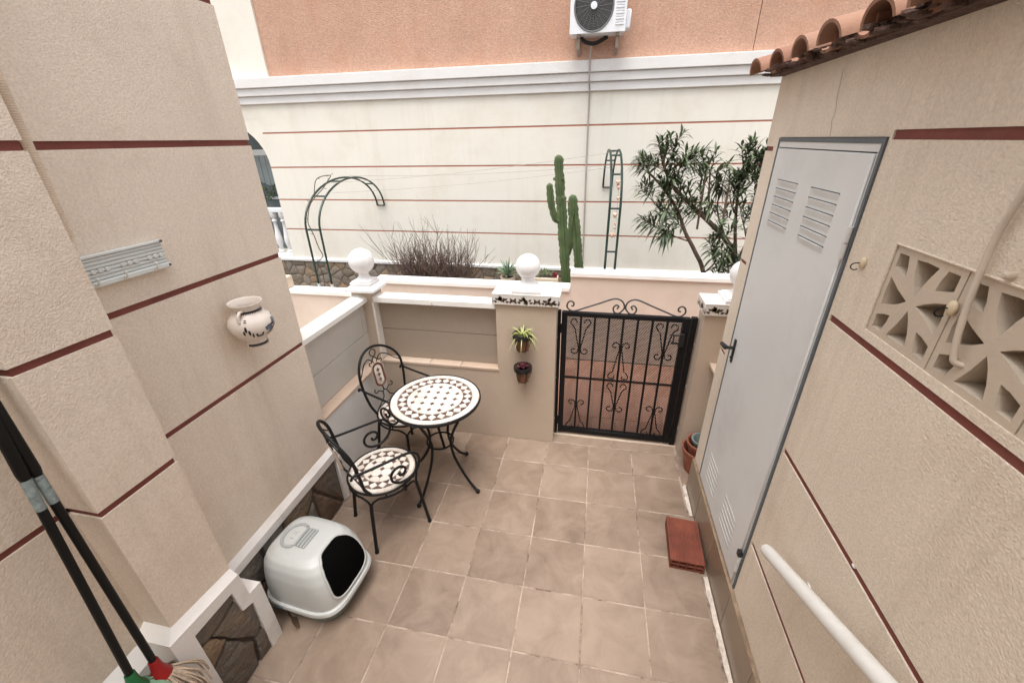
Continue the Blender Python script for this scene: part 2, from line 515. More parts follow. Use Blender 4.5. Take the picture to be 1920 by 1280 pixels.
def clip_poly(poly, px, py, nx, ny):
    """keep the side where (p - P).n <= 0"""
    out = []
    for i in range(len(poly)):
        a, b = poly[i], poly[(i + 1) % len(poly)]
        da = (a[0] - px) * nx + (a[1] - py) * ny
        db = (b[0] - px) * nx + (b[1] - py) * ny
        if da <= 0: out.append(a)
        if da * db < 0:
            t = da / (da - db)
            out.append((a[0] + (b[0] - a[0]) * t, a[1] + (b[1] - a[1]) * t))
    return out


def voronoi(u0, u1, v0, v1, seeds, gap):
    cells = []
    for i, s_ in enumerate(seeds):
        poly = [(u0, v0), (u1, v0), (u1, v1), (u0, v1)]
        for j, t in enumerate(seeds):
            if i == j: continue
            dx, dy = t[0] - s_[0], t[1] - s_[1]
            L_ = math.hypot(dx, dy)
            nx, ny = dx / L_, dy / L_
            poly = clip_poly(poly, s_[0] + dx / 2 - nx * gap / 2, s_[1] + dy / 2 - ny * gap / 2, nx, ny)
            if len(poly) < 3: break
        if len(poly) >= 3:
            cells.append(poly)
    return cells


def stones(parent, fn, u0, u1, v0, v1, size, gap, material, depth=0.02, r=None, aspect=1.3):
    """irregular field stones, each one its own object with a raised, bevelled face"""
    r = r or rnd
    nu, nv = max(1, int((u1 - u0) / (size * aspect))), max(1, int(round((v1 - v0) / size)))
    seeds = []
    for i in range(nu):
        for j in range(nv):
            seeds.append((u0 + (u1 - u0) * (i + 0.5 + r.uniform(-.42, .42)) / nu,
                          v0 + (v1 - v0) * (j + 0.5 + r.uniform(-.38, .38)) / nv))
    for poly in voronoi(u0, u1, v0, v1, seeds, gap):
        n = len(poly)
        cx = sum(p[0] for p in poly) / n
        cy = sum(p[1] for p in poly) / n
        # chip the outline
        q = []
        for i in range(n):
            a, b = poly[i], poly[(i + 1) % n]
            q.append((a[0] + (cx - a[0]) * 0.06, a[1] + (cy - a[1]) * 0.06))
            k = r.uniform(0.0, 0.07)
            q.append(((a[0] + b[0]) / 2 + (cx - (a[0] + b[0]) / 2) * k, (a[1] + b[1]) / 2 + (cy - (a[1] + b[1]) / 2) * k))
        n = len(q)
        h = depth * r.uniform(0.6, 1.1)
        vs = [fn(p[0], p[1], -0.004) for p in q]
        vs += [fn(p[0] + (cx - p[0]) * 0.05, p[1] + (cy - p[1]) * 0.05, h * 0.6) for p in q]
        vs += [fn(p[0] + (cx - p[0]) * 0.28, p[1] + (cy - p[1]) * 0.28, h * r.uniform(0.85, 1.15)) for p in q]
        vs += [fn(cx, cy, h * 1.1)]
        fs = []
        for i in range(n):
            j = (i + 1) % n
            fs += [(i, j, n + j, n + i), (n + i, n + j, 2 * n + j, 2 * n + i), (2 * n + i, 2 * n + j, 3 * n)]
        MB().add(vs, fs).build('stone', material, parent)


def arc(cx, cz, r, a0, a1, n=12):
    return [(cx + r * cos(radians(a0 + (a1 - a0) * i / n)), cz + r * sin(radians(a0 + (a1 - a0) * i / n))) for i in range(n + 1)]


def spiral(cx, cz, r0, r1, a0, a1, n=20):
    out = []
    for i in range(n + 1):
        t = i / n
        r = r0 + (r1 - r0) * t
        a = radians(a0 + (a1 - a0) * t)
        out.append((cx + r * cos(a), cz + r * sin(a)))
    return out


def smooth_path(pts, k=6):
    """Catmull-Rom through the points"""
    P = [Vector(p) for p in pts]
    P = [P[0] * 2 - P[1]] + P + [P[-1] * 2 - P[-2]]
    out = []
    for i in range(1, len(P) - 2):
        for s_ in range(k):
            t = s_ / k
            a, b, c_, d = P[i - 1], P[i], P[i + 1], P[i + 2]
            out.append(0.5 * ((2 * b) + (c_ - a) * t + (2 * a - 5 * b + 4 * c_ - d) * t * t + (3 * b - a - 3 * c_ + d) * t ** 3))
    out.append(P[-2])
    return out


# ================================================================== GROUND
g = MB().box(-9, 6, -6, 12, -0.3, -0.05).build('ground', M['plaster_dk'])
tag(g, 'bare ground under the patio and path', kind='structure')

fl = MB().box(-1.75, 1.3, -2.6, 0.45, -0.05, -0.0025).build('patio_floor', M['grout'], smooth=False)
tag(fl, 'beige tiled patio floor with worn pale joints', kind='structure')
T = 0.33
GAP = 0.0075


def tile_mesh(w_, h_, th=0.008):
    return MB().rbox(-w_ / 2, w_ / 2, -h_ / 2, h_ / 2, -th, 0, 0.0022)


def put_tile(x0, x1, y0, y1, cache={}):
    w_, h_ = round(x1 - x0 - GAP, 4), round(y1 - y0 - GAP, 4)
    loc = Vector(((x0 + x1) / 2, (y0 + y1) / 2, rnd.uniform(-0.0008, 0.0008))) - fl.location
    if (w_, h_) in cache:
        o = inst(cache[w_, h_], fl, loc)
    else:
        o = tile_mesh(w_, h_).build('floor_tile', M['ftile'], fl, smooth=False, world=False)
        o.location = loc
        cache[w_, h_] = o
    o.rotation_euler.z = rnd.uniform(-.004, .004)


xs = [-1.70, -1.65, -1.32, -0.99, -0.66, -0.33, 0, 0.33, 0.66]
ys = [-2.31, -1.98, -1.65, -1.32, -0.99, -0.66, -0.33, 0, 0.262]
for i in range(len(xs) - 1):
    for j in range(len(ys) - 1):
        put_tile(xs[i], xs[i + 1], ys[j], ys[j + 1])
put_tile(0.665, 0.995, -0.04, 0.262)
put_tile(0.665, 0.70, -0.30, -0.04)
put_tile(-0.30, 0.18, 0.262, 0.36)
put_tile(0.18, 0.67, 0.262, 0.36)
# lumpy white joint along the skirting, in broken runs
b = MB()
for (ya, yb) in ((-0.33, -0.06), (-1.45, -0.755), (-2.3, -1.46)):
    k = int((yb - ya) / 0.022)
    L_ = []
    for i in range(k + 1):
        y = ya + (yb - ya) * i / k
        L_.append([(0.668 + rnd.uniform(-.004, .004), y, 0.0005), (0.674, y, 0.006 + rnd.uniform(0, .004)), (0.688, y, 0.009 + rnd.uniform(0, .005)), (0.692, y, 0.0005)])
    vs = [p for r_ in L_ for p in r_]
    fs = [(i * 4 + q, i * 4 + q + 1, i * 4 + q + 5, i * 4 + q + 4) for i in range(k) for q in range(3)]
    b.add(vs, fs)
b.build('joint_filler', M['groutw'], fl)
# threshold under the gate
MB().rbox(-0.31, 0.69, 0.355, 0.445, -0.02, 0.012, 0.004).build('threshold', M['smooth'], fl)

# path beyond the gate
pt = MB().box(-6.5, 2.2, 0.45, 1.74, -0.05, -0.006).build('path', M['grout'], smooth=False)
tag(pt, 'terracotta tiled path between the patio gate and the planter wall', kind='structure')
src = None
for i in range(11):
    for j in range(6):
        x0, y0 = -0.78 + i * 0.2, 0.45 + j * 0.213
        if src is None:
            src = MB().rbox(-.097, .097, -.1035, .1035, -.01, 0, .002).build('path_tile', M['ptile'], pt, smooth=False, world=False)
            o = src
        else:
            o = inst(src, pt)
        o.location = Vector((x0 + .1, y0 + .1065, 0)) - pt.location
# steps the picture is taken from
st = MB().box(-1.1, 0.69, -2.40, -2.075, -0.01, 0.17).box(-1.1, 0.69, -3.3, -2.40, -0.01, 0.34).build('stairs', M['plaster_dk'])
tag(st, 'plain steps climbing out of the patio', kind='structure')
ld = MB().box(-1.62, -1.1, -3.3, -1.84, -0.01, 0.345).build('landing', M['plaster_dk'])
tag(ld, 'low landing beside the pilaster on which the mops stand', kind='structure')

# ================================================================== LEFT HOUSE WALL
LZ = [1.21, 1.725, 2.255, 2.78, 3.3, 3.82, 4.34]
BH = 0.012
TOP = 4.0
lw = empty('house_wall', (-1.9, -1.5, 0), 'beige roughcast house wall with oxblood grooves and a projecting pilaster, left of the patio', 'wall')


def stacked(x0, x1, y0, y1, z0, z1, parent, mat_, name, ins):
    b = MB()
    z = z0
    for c_ in LZ + [None]:
        zt = z1 if c_ is None or c_ > z1 else c_ - BH
        b.box(x0, x1, y0, y1, z, zt)
        if c_ is None or c_ > z1: break
        z = c_ + BH
    b.build(name, mat_, parent, smooth=False)
    for c_ in LZ:
        if z0 < c_ < z1:
            MB().box(x0 + 0.002, x1 - ins[0], y0 + ins[1], y1 - ins[2], c_ - BH - 0.002, c_ + BH + 0.002).build('groove_band', M['band'], parent, smooth=False)


stacked(-2.05, -1.685, -1.66, -0.57, 0.43, TOP, lw, M['stucco'], 'wall_panel', (0.006, 0, 0.006))
stacked(-2.05, -1.53, -1.79, -1.525, 0.58, TOP, lw, M['stucco'], 'pilaster', (0.006, 0.006, 0.006))
stacked(-2.06, -1.655, -4.2, -1.7901, 0.55, TOP, lw, M['stucco'], 'wall_panel', (0.006, 0, 0))
MB().box(-2.04, -1.67, -4.2, -0.575, 0.0, 0.40).build('plinth_core', M['mortar'], lw, smooth=False)


def Lx(xf):
    return lambda u, v, d: (xf + d, u, v)


# coping on the stone base of the recessed panel
MB().add([(-1.70, -1.53, .450), (-1.686, -1.53, .445), (-1.650, -1.53, .422), (-1.650, -1.53, .376), (-1.70, -1.53, .376),
          (-1.70, -.555, .460), (-1.686, -.555, .455), (-1.650, -.555, .430), (-1.650, -.555, .376), (-1.70, -.555, .376)],
         [(0, 1, 6, 5), (1, 2, 7, 6), (2, 3, 8, 7), (3, 4, 9, 8), (0, 4, 3, 2, 1), (5, 6, 7, 8, 9)]).build('coping', M['whiter'], lw)
MB().rbox(-1.68, -1.646, -.60, -.553, 0, .374, .004).build('end_trim', M['whiter'], lw)
rs = random.Random(11)
stones(lw, Lx(-1.672), -1.50, -0.602, 0.0, 0.374, 0.15, 0.010, M['stone'], 0.022, rs, 1.25)
# plinth of the pilaster: stone field framed by a stepped white trim
trim_o = [(-1.835, 0.0), (-1.452, 0.0), (-1.452, .403), (-1.515, .412), (-1.524, .560), (-1.835, .592)]
trim_i = [(-1.757, 0.003), (-1.757, .520), (-1.578, .516), (-1.567, .378), (-1.514, .350), (-1.520, 0.003)]
hole = trim_i
b = MB()
outer = [(-1.835, 0.0), (-1.757, 0.0), (-1.757, .520), (-1.578, .510), (-1.569, .372), (-1.516, .352), (-1.519, 0.0), (-1.452, 0.0),
         (-1.452, .403), (-1.515, .412), (-1.524, .560), (-1.835, .592)]
L1, L2 = outer[:3] + [outer[11]], None
parts2 = [[(-1.835, 0), (-1.757, 0), (-1.757, .520), (-1.835, .592)],
          [(-1.835, .592), (-1.757, .520), (-1.578, .510), (-1.524, .560)],
          [(-1.578, .510), (-1.569, .372), (-1.515, .412), (-1.524, .560)],
          [(-1.569, .372), (-1.516, .352), (-1.452, .403), (-1.515, .412)],
          [(-1.516, .352), (-1.519, 0), (-1.452, 0), (-1.452, .403)]]
for p in parts2:
    b.prism(p, Lx(-1.5), -0.17, 0.0)
b.build('plinth_trim', M['whiter'], lw, smooth=False)
# sloping white top between trim and pilaster
MB().add([(-1.5008, -1.8342, .5915), (-1.5008, -1.5248, .5595), (-1.530, -1.5248, .592), (-1.530, -1.79, .624), (-1.66, -1.79, .624), (-1.66, -1.8342, .5915)],
         [(0, 1, 2, 3), (0, 3, 4, 5)]).build('trim_cap', M['whiter'], lw, smooth=False)
MB().box(-1.66, -1.53, -1.80, -1.46, 0, .36).build('plinth_core', M['mortar'], lw, smooth=False)
rs2 = random.Random(5)
for poly in ([(-1.765, .53), (-1.57, .525), (-1.565, .46), (-1.72, .42), (-1.765, .44)],
             [(-1.765, .43), (-1.715, .41), (-1.665, .33), (-1.765, .27)],
             [(-1.705, .41), (-1.562, .45), (-1.56, .385), (-1.507, .36), (-1.51, .18), (-1.56, .15), (-1.655, .31)],
             [(-1.765, .26), (-1.665, .315), (-1.575, .15), (-1.60, .0), (-1.765, .0)],
             [(-1.565, .14), (-1.509, .165), (-1.509, .0), (-1.585, .0)]):
    n = len(poly)
    cx = sum(p[0] for p in poly) / n; cy = sum(p[1] for p in poly) / n
    q = []
    for i in range(n):
        a, c_ = poly[i], poly[(i + 1) % n]
        q.append(a)
        for t in (0.33, 0.66):
            q.append((a[0] + (c_[0] - a[0]) * t + rs2.uniform(-.006, .006), a[1] + (c_[1] - a[1]) * t + rs2.uniform(-.006, .006)))
    n = len(q)
    vs = [(-1.535, p[0], p[1]) for p in q] + [(-1.513, p[0] + (cx - p[0]) * .05, p[1] + (cy - p[1]) * .05) for p in q] + \
         [(-1.508 + rs2.uniform(-.003, .003), p[0] + (cx - p[0]) * .3, p[1] + (cy - p[1]) * .3) for p in q] + [(-1.506, cx, cy)]
    fs = []
    for i in range(n):
        j = (i + 1) % n
        fs += [(i, j, n + j, n + i), (n + i, n + j, 2 * n + j, 2 * n + i), (2 * n + i, 2 * n + j, 3 * n)]
    MB().add(vs, fs).build('stone', M['stone'], lw)
# recess plinth coping beyond the pilaster
MB().box(-1.68, -1.61, -4.2, -1.836, .345, .50).add([(-1.66, -4.2, .57), (-1.61, -4.2, .50), (-1.61, -1.836, .50), (-1.66, -1.836, .57), (-1.66, -4.2, .50), (-1.66, -1.836, .50)],
    [(0, 1, 2, 3), (0, 4, 1), (3, 2, 5)]).build('coping', M['whiter'], lw, smooth=False)

# ribbed conduit in the corner of wall and pilaster
pts = []
b = MB()
n = 190
prof_p = [(-1.672 + (i / n) * -.008, -1.420 - .012 * (i / n), 2.62 - i * 0.62 / n) for i in range(n + 1)]
b.tube([Vector(p) for p in prof_p], [0.0125 + (0.0012 if i % 2 else 0) for i in range(n + 1)], 10)
o = b.build('ribbed_conduit', M['ribbed'])
tag(o, 'tan ribbed conduit running down beside the pilaster of the left wall', 'conduit')

# small white slatted holder on the wall
rk = empty('wall_rack', (-1.685, -1.31, 1.83), 'white slatted aluminium key rack screwed to the left wall beside the pilaster', 'wall rack')
MB().rbox(-1.684, -1.664, -1.475, -1.172, 1.833, 1.934, .002).build('back_plate', M['rack'], rk)
for i in range(6):
    z = 1.925 - i * 0.0125
    MB().rbox(-1.667, -1.6585, -1.472, -1.176, z - .008, z, .0015).build('slat', M['rack'], rk)
MB().rbox(-1.667, -1.650, -1.474, -1.173, 1.834, 1.852, .003).build('bottom_rail', M['rack'], rk)
MB().rbox(-1.667, -1.654, -1.474, -1.173, 1.9265, 1.937, .003).build('top_rail', M['rack'], rk)
for y in (-1.215, -1.31, -1.405):
    for dy in (-.022, 0, .022):
        MB().rbox(-1.662, -1.6545, y + dy - .007, y + dy + .007, 1.876, 1.890, .002).build('clip', M['rack'], rk)
for y in (-1.24, -1.35, -1.44):
    MB().tube([(-1.655, y, 1.845), (-1.640, y, 1.845), (-1.633, y, 1.851), (-1.634, y, 1.862)], .0035, 8).sphere((-1.634, y, 1.864), .006, 10).build('hook', M['rack'], rk)
for y in (-1.18, -1.468):
    for z in (1.843, 1.932):
        MB().sphere((-1.651, y, z), .005, 10).build('screw', M['screw'], rk)

# ceramic wall jug
JC = (-1.592, -0.965)
JZ = 1.402
prof = [(.045, 0), (.047, .006), (.044, .022), (.050, .034), (.076, .054), (.094, .080), (.097, .104), (.086, .130), (.062, .146), (.055, .156), (.056, .168),
        (.066, .182), (.070, .187), (.069, .192), (.062, .190), (.050, .170), (.049, .155), (.070, .130), (.076, .10), (.060, .06), (.02, .045), (0.0001, .045)]
prof = [(r_ * (.965 if .07 < z_ < .14 else 1), z_ * 1.12) for r_, z_ in prof]
jg = MB().lathe(prof, (*JC, JZ), 40).build('wall_jug', M['ceram'])
tag(jg, 'ivory ceramic jug with painted blue flowers hanging on the left wall', 'jug')
MB().tube(smooth_path([(-1.570, -1.016, JZ + .186), (-1.570, -1.032, JZ + .184), (-1.570, -1.045, JZ + .168), (-1.570, -1.046, JZ + .144)]), .0068, 10).build('handle', M['ceram'], jg)


def jr(z):
    for i in range(len(prof) - 1):
        (r0, z0), (r1, z1) = prof[i], prof[i + 1]
        if z0 <= z <= z1 and i < 12:
            return r0 + (r1 - r0) * (z - z0) / max(1e-6, z1 - z0)
    return .07


def jpatch(b, poly, off=.0012):
    """small painted patch on the jug: poly in (angle deg, z)"""
    poly = [(p[0], p[1] * 1.12) for p in poly]
    n = len(poly)
    ca = sum(p[0] for p in poly) / n; cz = sum(p[1] for p in poly) / n
    vs = []
    for k in (1.0, 0.5, 0.0):
        for p in (poly if k else [(ca, cz)]):
            a, z = ca + (p[0] - ca) * k, cz + (p[1] - cz) * k
            r = jr(z) + off
            vs.append((JC[0] + r * cos(radians(a)), JC[1] + r * sin(radians(a)), JZ + z))
    fs = []
    for i in range(n):
        j = (i + 1) % n
        fs += [(i, j, n + j, n + i), (n + i, n + j, 2 * n)]
    b.add(vs, fs)


def blob(a, z, ra, rz, n=10, k=0.0, rr=random.Random(3)):
    return [(a + ra * cos(2 * pi * i / n) * (1 + rr.uniform(-k, k)), z + rz * sin(2 * pi * i / n) * (1 + rr.uniform(-k, k))) for i in range(n)]


b = MB()
for z0 in (.158, .014):
    for i in range(26):
        a = -95 + i * 7
        jpatch(b, [(a, z0 + .004), (a + 7.2, z0 + .004), (a + 7.2, z0 - .002), (a + 3.6, z0 - .009), (a, z0 - .002)])
for (a, z, ra, rz) in ((-62, .10, 2.2, .010), (-55, .085, 2, .009), (-68, .085, 1.8, .009), (-48, .07, 1.6, .009), (-30, .062, 7, .003), (-22, .070, 2, .006), (-38, .070, 2, .006),
                       (-60, .128, 3, .0015), (-60, .134, 3, .0015), (12, .095, 5, .004), (25, .080, 6, .005), (15, .073, 4, .006), (35, .085, 4, .008), (40, .125, 4, .003)):
    jpatch(b, blob(a, z, ra * 1.5, rz * 1.3, 8, .15))
tag(b.build('painted_border', M['pblk'], jg), kind='stuff')
b = MB()
for (a, z, ra, rz) in ((-2, .086, 11, .010), (8, .074, 8, .011), (24, .104, 10, .013), (34, .094, 8, .010), (0, .064, 5, .006)):
    jpatch(b, blob(a, z, ra * 1.2, rz * 1.2, 12, .2), .0008)
b.build('painted_flower', M['pblue'], jg)
b = MB()
jpatch(b, blob(-6, .062, 6, .004, 8, .2), .0016)
jpatch(b, blob(20, .084, 5, .004, 8, .2), .0016)
b.build('painted_centre', M['pyel'], jg)

# ================================================================== LOW PATIO WALLS
lo = empty('low_side_wall', (-1.8, -0.1, 0), 'low white and grey wall on the left side of the patio with a recessed block panel', 'wall')
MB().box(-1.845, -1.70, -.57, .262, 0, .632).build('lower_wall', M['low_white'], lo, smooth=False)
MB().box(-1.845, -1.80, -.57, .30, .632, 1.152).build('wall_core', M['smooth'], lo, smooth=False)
for k, (za, zb) in enumerate(((.657, .893), (.897, 1.15))):
    MB().rbox(-1.81, -1.787, -.57, -.002 + .2, za, zb, .002).build('panel_block', M['panel_l'], lo)
    MB().rbox(-1.81, -1.787, .202, .262, za, zb, .002).build('panel_block', M['panel_l'], lo)
for (ya, yb) in ((-.57, -.33), (-.328, 0.0), (.002, .262)):
    MB().rbox(-1.80, -1.695, ya, yb, .632, .655, .003).build('ledge_tile', M['ledge'], lo)
MB().add([(x, y, z) for y in (-.57, .262) for i, (x, z) in enumerate(((-1.855, 1.152), (-1.855, 1.196), (-1.845, 1.203), (-1.79, 1.203), (-1.745, 1.184), (-1.745, 1.152)))],
         [(0, 1, 2, 3, 4, 5), (6, 7, 8, 9, 10, 11), (0, 1, 7, 6), (1, 2, 8, 7), (2, 3, 9, 8), (3, 4, 10, 9), (4, 5, 11, 10), (5, 0, 6, 11)]).build('coping', M['coping'], lo, smooth=False)

fw = empty('low_front_wall', (-1.2, 0.35, 0), 'low beige front wall with a recessed taupe block panel between corner pillar and gate pillar', 'wall')
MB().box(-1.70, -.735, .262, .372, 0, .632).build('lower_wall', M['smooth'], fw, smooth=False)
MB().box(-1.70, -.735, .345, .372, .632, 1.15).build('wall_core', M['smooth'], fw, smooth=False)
for (za, zb) in ((.657, .902), (.906, 1.15)):
    MB().rbox(-1.698, -.737, .333, .36, za, zb, .002).build('panel_block', M['panel_f'], fw)
for xa, xb in ((-1.698, -1.30), (-1.298, -1.04), (-1.038, -.728)):
    MB().rbox(xa, xb, .256, .345, .632, .655, .003).build('ledge_tile', M['ledge'], fw)
MB().rbox(-1.698, -1.221, .256, .378, 1.15, 1.195, .004).build('coping', M['coping'], fw)
MB().rbox(-1.219, -.737, .256, .378, 1.15, 1.195, .004).build('coping', M['coping'], fw)


def finial(name_parent, x, y, z, r, hb, sb):
    """square stepped base, waisted neck, ball"""
    f = empty('ball_finial', (x, y, z), *name_parent)
    b = MB().rbox(x - sb, x + sb, y - sb, y + sb, z, z + hb * .55, .004)
    b.rbox(x - sb * .88, x + sb * .88, y - sb * .88, y + sb * .88, z + hb * .55, z + hb * .8, .006)
    b.build('base', M['ball'], f)
    MB().lathe([(sb * .82, hb * .8), (sb * .70, hb * .95), (sb * .52, hb * 1.25), (sb * .44, hb * 1.6), (sb * .44, hb * 1.95), (sb * .5, hb * 2.2), (sb * .3, hb * 2.3)], (x, y, z), 32).build('neck', M['ball'], f)
    MB().sphere((x, y, z + hb * 2.05 + r * .93), r, 40).build('ball', M['ball'], f)
    return f


# corner pillar
cp = empty('corner_pillar', (-1.80, .35, 0), 'slim beige corner pillar where the two low walls meet, white capped', 'pillar')
MB().box(-1.87, -1.7002, .2622, .41, 0, 1.245).build('shaft', M['smooth'], cp, smooth=False)
MB().rbox(-1.712, -1.6965, .2605, .335, .66, 1.148, .002).build('edge_trim', M['whiter'], cp)
b = MB().rbox(-1.925, -1.69, .225, .455, 1.243, 1.262, .003)
b.add([(-1.925, .225, 1.262), (-1.69, .225, 1.262), (-1.69, .455, 1.262), (-1.925, .455, 1.262), (-1.895, .255, 1.283), (-1.72, .255, 1.283), (-1.72, .425, 1.283), (-1.895, .425, 1.283)],
      [(0, 1, 5, 4), (1, 2, 6, 5), (2, 3, 7, 6), (3, 0, 4, 7), (4, 5, 6, 7)])
b.xf(lambda v: (v.x + .045, v.y - .03, v.z))
b.build('cap', M['ball'], cp)
finial(('white stone ball on a waisted neck, on the corner pillar left of the dry bush', 'finial', 'ball finials on the pillars'), -1.765, .31, 1.283, .093, .042, .082)

# gate pillars with painted tile caps


def cap_pattern(parent, x0, x1, y, z0, z1, axis='x', tiles=3, phase=0.4):
    """flowers, leaves and half tulips painted on glazed tiles"""
    b1, b2 = MB(), MB()
    h = z1 - z0
    rp = random.Random(4)

    def P(u, z):
        return (u, y - .0006, z) if axis == 'x' else (y - .0006, u, z)

    def leaf(b_, u, z, ang, l, w_):
        ca, sa = cos(ang), sin(ang)
        q = [(0, 0), (l * .35, w_), (l, 0), (l * .35, -w_)]
        pts_ = [(u + a * ca - c_ * sa, z + a * sa + c_ * ca) for a, c_ in q]
        pts_ = [(min(max(p[0], x0 + .001), x1 - .001), min(max(p[1], z0 + .002), z1 - .002)) for p in pts_]
        b_.add([P(*p) for p in pts_], [(0, 1, 2, 3)])
    W_ = 0.17
    k = -1
    while True:
        c_ = x0 + (phase + k) * W_
        if c_ > x1 + W_: break
        for i in range(10):
            leaf(b1 if i % 3 else b2, c_ + rp.uniform(-.012, .012), z0 + h * rp.uniform(.35, .6), rp.uniform(0, 6.28), rp.uniform(.022, .038), rp.uniform(.007, .013))
        for s_ in (-1, 1):
            leaf(b1, c_ + s_ * .024, z0 + h * .45, pi / 2 - s_ * 1.0, .028, .009)
            leaf(b1, c_ + s_ * .030, z0 + h * .25, pi / 2 - s_ * 1.3, .032, .009)
            leaf(b1, c_ + s_ * .058, z0 + h * .18, pi / 2 - s_ * .9, .024, .008)
            leaf(b2, c_ + s_ * .050, z0 + h * .16, pi / 2 + s_ * 1.2, .022, .0025)
            leaf(b1, c_ + s_ * (W_ / 2 - .004), z0 + h * .25, pi / 2 + s_ * .45, .040, .013)
        k += 1
    b1.build('painted_leaves', M['pbrown'], parent, smooth=False, fixn=False)
    b2.build('painted_flowers', M['polive'], parent, smooth=False, fixn=False)


def gate_pillar(x0, x1, lab, lab2):
    gp = empty('gate_pillar', ((x0 + x1) / 2, .35, 0), lab, 'pillar', 'pillars beside the gate')
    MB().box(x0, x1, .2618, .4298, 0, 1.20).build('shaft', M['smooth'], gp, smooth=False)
    cx0, cx1 = x0 - .020, x1 + .020
    top = MB().rbox(cx0, cx1, .236, .446, 1.2705, 1.278, .002).build('cap_slab', M['coping'], gp)
    MB().box(cx0 + .008, cx1 - .008, .244, .438, 1.20, 1.271).build('cap_core', M['smooth'], gp, smooth=False)
    n = 3
    for i in range(n):
        a, c_ = cx0 + (cx1 - cx0) * i / n, cx0 + (cx1 - cx0) * (i + 1) / n
        MB().rbox(a + .0008, c_ - .0008, .237, .2445, 1.196, 1.270, .001).build('glazed_tile', M['ctile'], gp)
    cap_pattern(gp, cx0, cx1, .237, 1.196, 1.270)
    for s_, xx in ((-1, cx0), (1, cx1)):
        MB().rbox(min(xx, xx - s_ * .008), max(xx, xx - s_ * .008), .246, .443, 1.196, 1.270, .001).build('glazed_tile', M['ctile'], gp)
    cap_pattern(gp, .246, .443, cx0, 1.196, 1.270, 'y')
    return gp


gate_pillar(-.735, -.295, 'beige gate pillar with painted tile cap and two hanging pots, left of the gate', 0)
gate_pillar(.682, 1.12, 'beige gate pillar with painted tile cap right of the gate, half hidden by the door wall', 0)
finial(('white stone ball on the tiled pillar left of the gate, beside the agave', 'finial', 'ball finials on the pillars'), -.512, .345, 1.278, .087, .045, .105)
finial(('white stone ball on the right gate pillar, partly hidden by the door wall', 'finial', 'ball finials on the pillars'), .885, .345, 1.278, .087, .045, .105)

# ================================================================== GATE
gt = empty('patio_gate', (.18, .39, 0), 'black iron gate with perforated sheet, vertical bars and scrollwork', 'gate')
MB().rbox(-.308, -.272, .37, .41, .012, 1.118, .002).build('post', M['gateblk'], gt)
MB().rbox(.632, .672, .37, .41, .012, 1.118, .002).build('post', M['gateblk'], gt)
MB().rbox(-.266, -.226, .37, .41, .03, 1.112, .002).build('stile', M['gateblk'], gt)
MB().rbox(.578, .626, .37, .41, .03, 1.112, .002).build('stile', M['gateblk'], gt)
MB().rbox(-.226, .578, .372, .408, 1.078, 1.112, .002).build('rail', M['gateblk'], gt)
MB().rbox(-.226, .578, .372, .408, .03, .072, .002).build('rail', M['gateblk'], gt)
MB().rbox(-.226, .578, .380, .392, .553, .567, .001).build('rail', M['gateblk'], gt)
bars = [-.226 + .804 * k / 8 for k in range(1, 8)]
for x in bars:
    MB().rbox(x - .0075, x + .0075, .374, .389, .07, 1.08, .001).build('bar', M['gateblk'], gt)
# perforated sheet, real holes
b = MB()
px_, pz_ = .0112, .0112 * .866
x0, x1, z0, z1 = -.226, .578, .072, 1.078
row = 0
z = z0
hr = .0033
while z < z1 - pz_ * .5:
    x = x0 - (px_ / 2 if row % 2 else 0)
    while x < x1:
        cx, cz = x + px_ / 2, z + pz_ / 2
        A = [(x, z), (cx, z), (x + px_, z), (x + px_, cz), (x + px_, z + pz_), (cx, z + pz_), (x, z + pz_), (x, cz)]
        H = [(cx + hr * cos(radians(225 + 45 * i)), cz + hr * sin(radians(225 + 45 * i))) for i in range(8)]
        b.add([(p[0], .398, p[1]) for p in A + H], [(i, (i + 1) % 8, 8 + (i + 1) % 8, 8 + i) for i in range(8)])
        x += px_
    z += pz_
    row += 1
b.build('perforated_sheet', M['gateblk'], gt, smooth=False, fixn=False)
tag(gt.children[-1], kind='stuff')


def flat_scroll(pts2, y0=.372, r=.0042):
    return [(p[0], y0, p[1]) for p in pts2]


def motif(x, zt, zb, flip=False, w_=.046, rc=.030):
    """pair of C scrolls meeting on a bar; V shape, or upside down"""
    for s_ in (-1, 1):
        b_ = MB()
        H = zt - zb
        def Q(u, v):
            return (x + s_ * u, (zb + v) if not flip else (zt - v))
        p = spiral(w_, H - rc, rc * .45, rc, 200, -60 + 60, 14)
        p = [(w_ + rc * cos(a) * f, H - rc + rc * sin(a) * f) for a, f in [(radians(210 - 270 * i / 14), .55 + .45 * i / 14) for i in range(15)]]
        p = list(p)
        # from outer edge of the top curl straight down to the bar, then curl out at the bottom
        rc2 = rc * .9
        p += [(w_ * .9, H - 2.6 * rc), (.010, 2.4 * rc2), (.008, 1.7 * rc2)]
        p += [(w_ * .85 + rc2 * cos(a) * f, rc2 + rc2 * sin(a) * f) for a, f in [(radians(175 + 300 * i / 14), 1 - .4 * i / 14) for i in range(15)]]
        pts_ = [Q(*q) for q in p]
        b_.tube([(q[0], .373, q[1]) for q in pts_], .0046, 6)
        b_.build('scroll', M['gateblk'], gt)


motif(bars[0], 1.070, .775)
motif(bars[0], .365, .078, True)
motif(bars[3], .895, .575, True)
motif(bars[3], .550, .280)
motif(bars[6], 1.070, .775)
motif(bars[6], .365, .078, True)
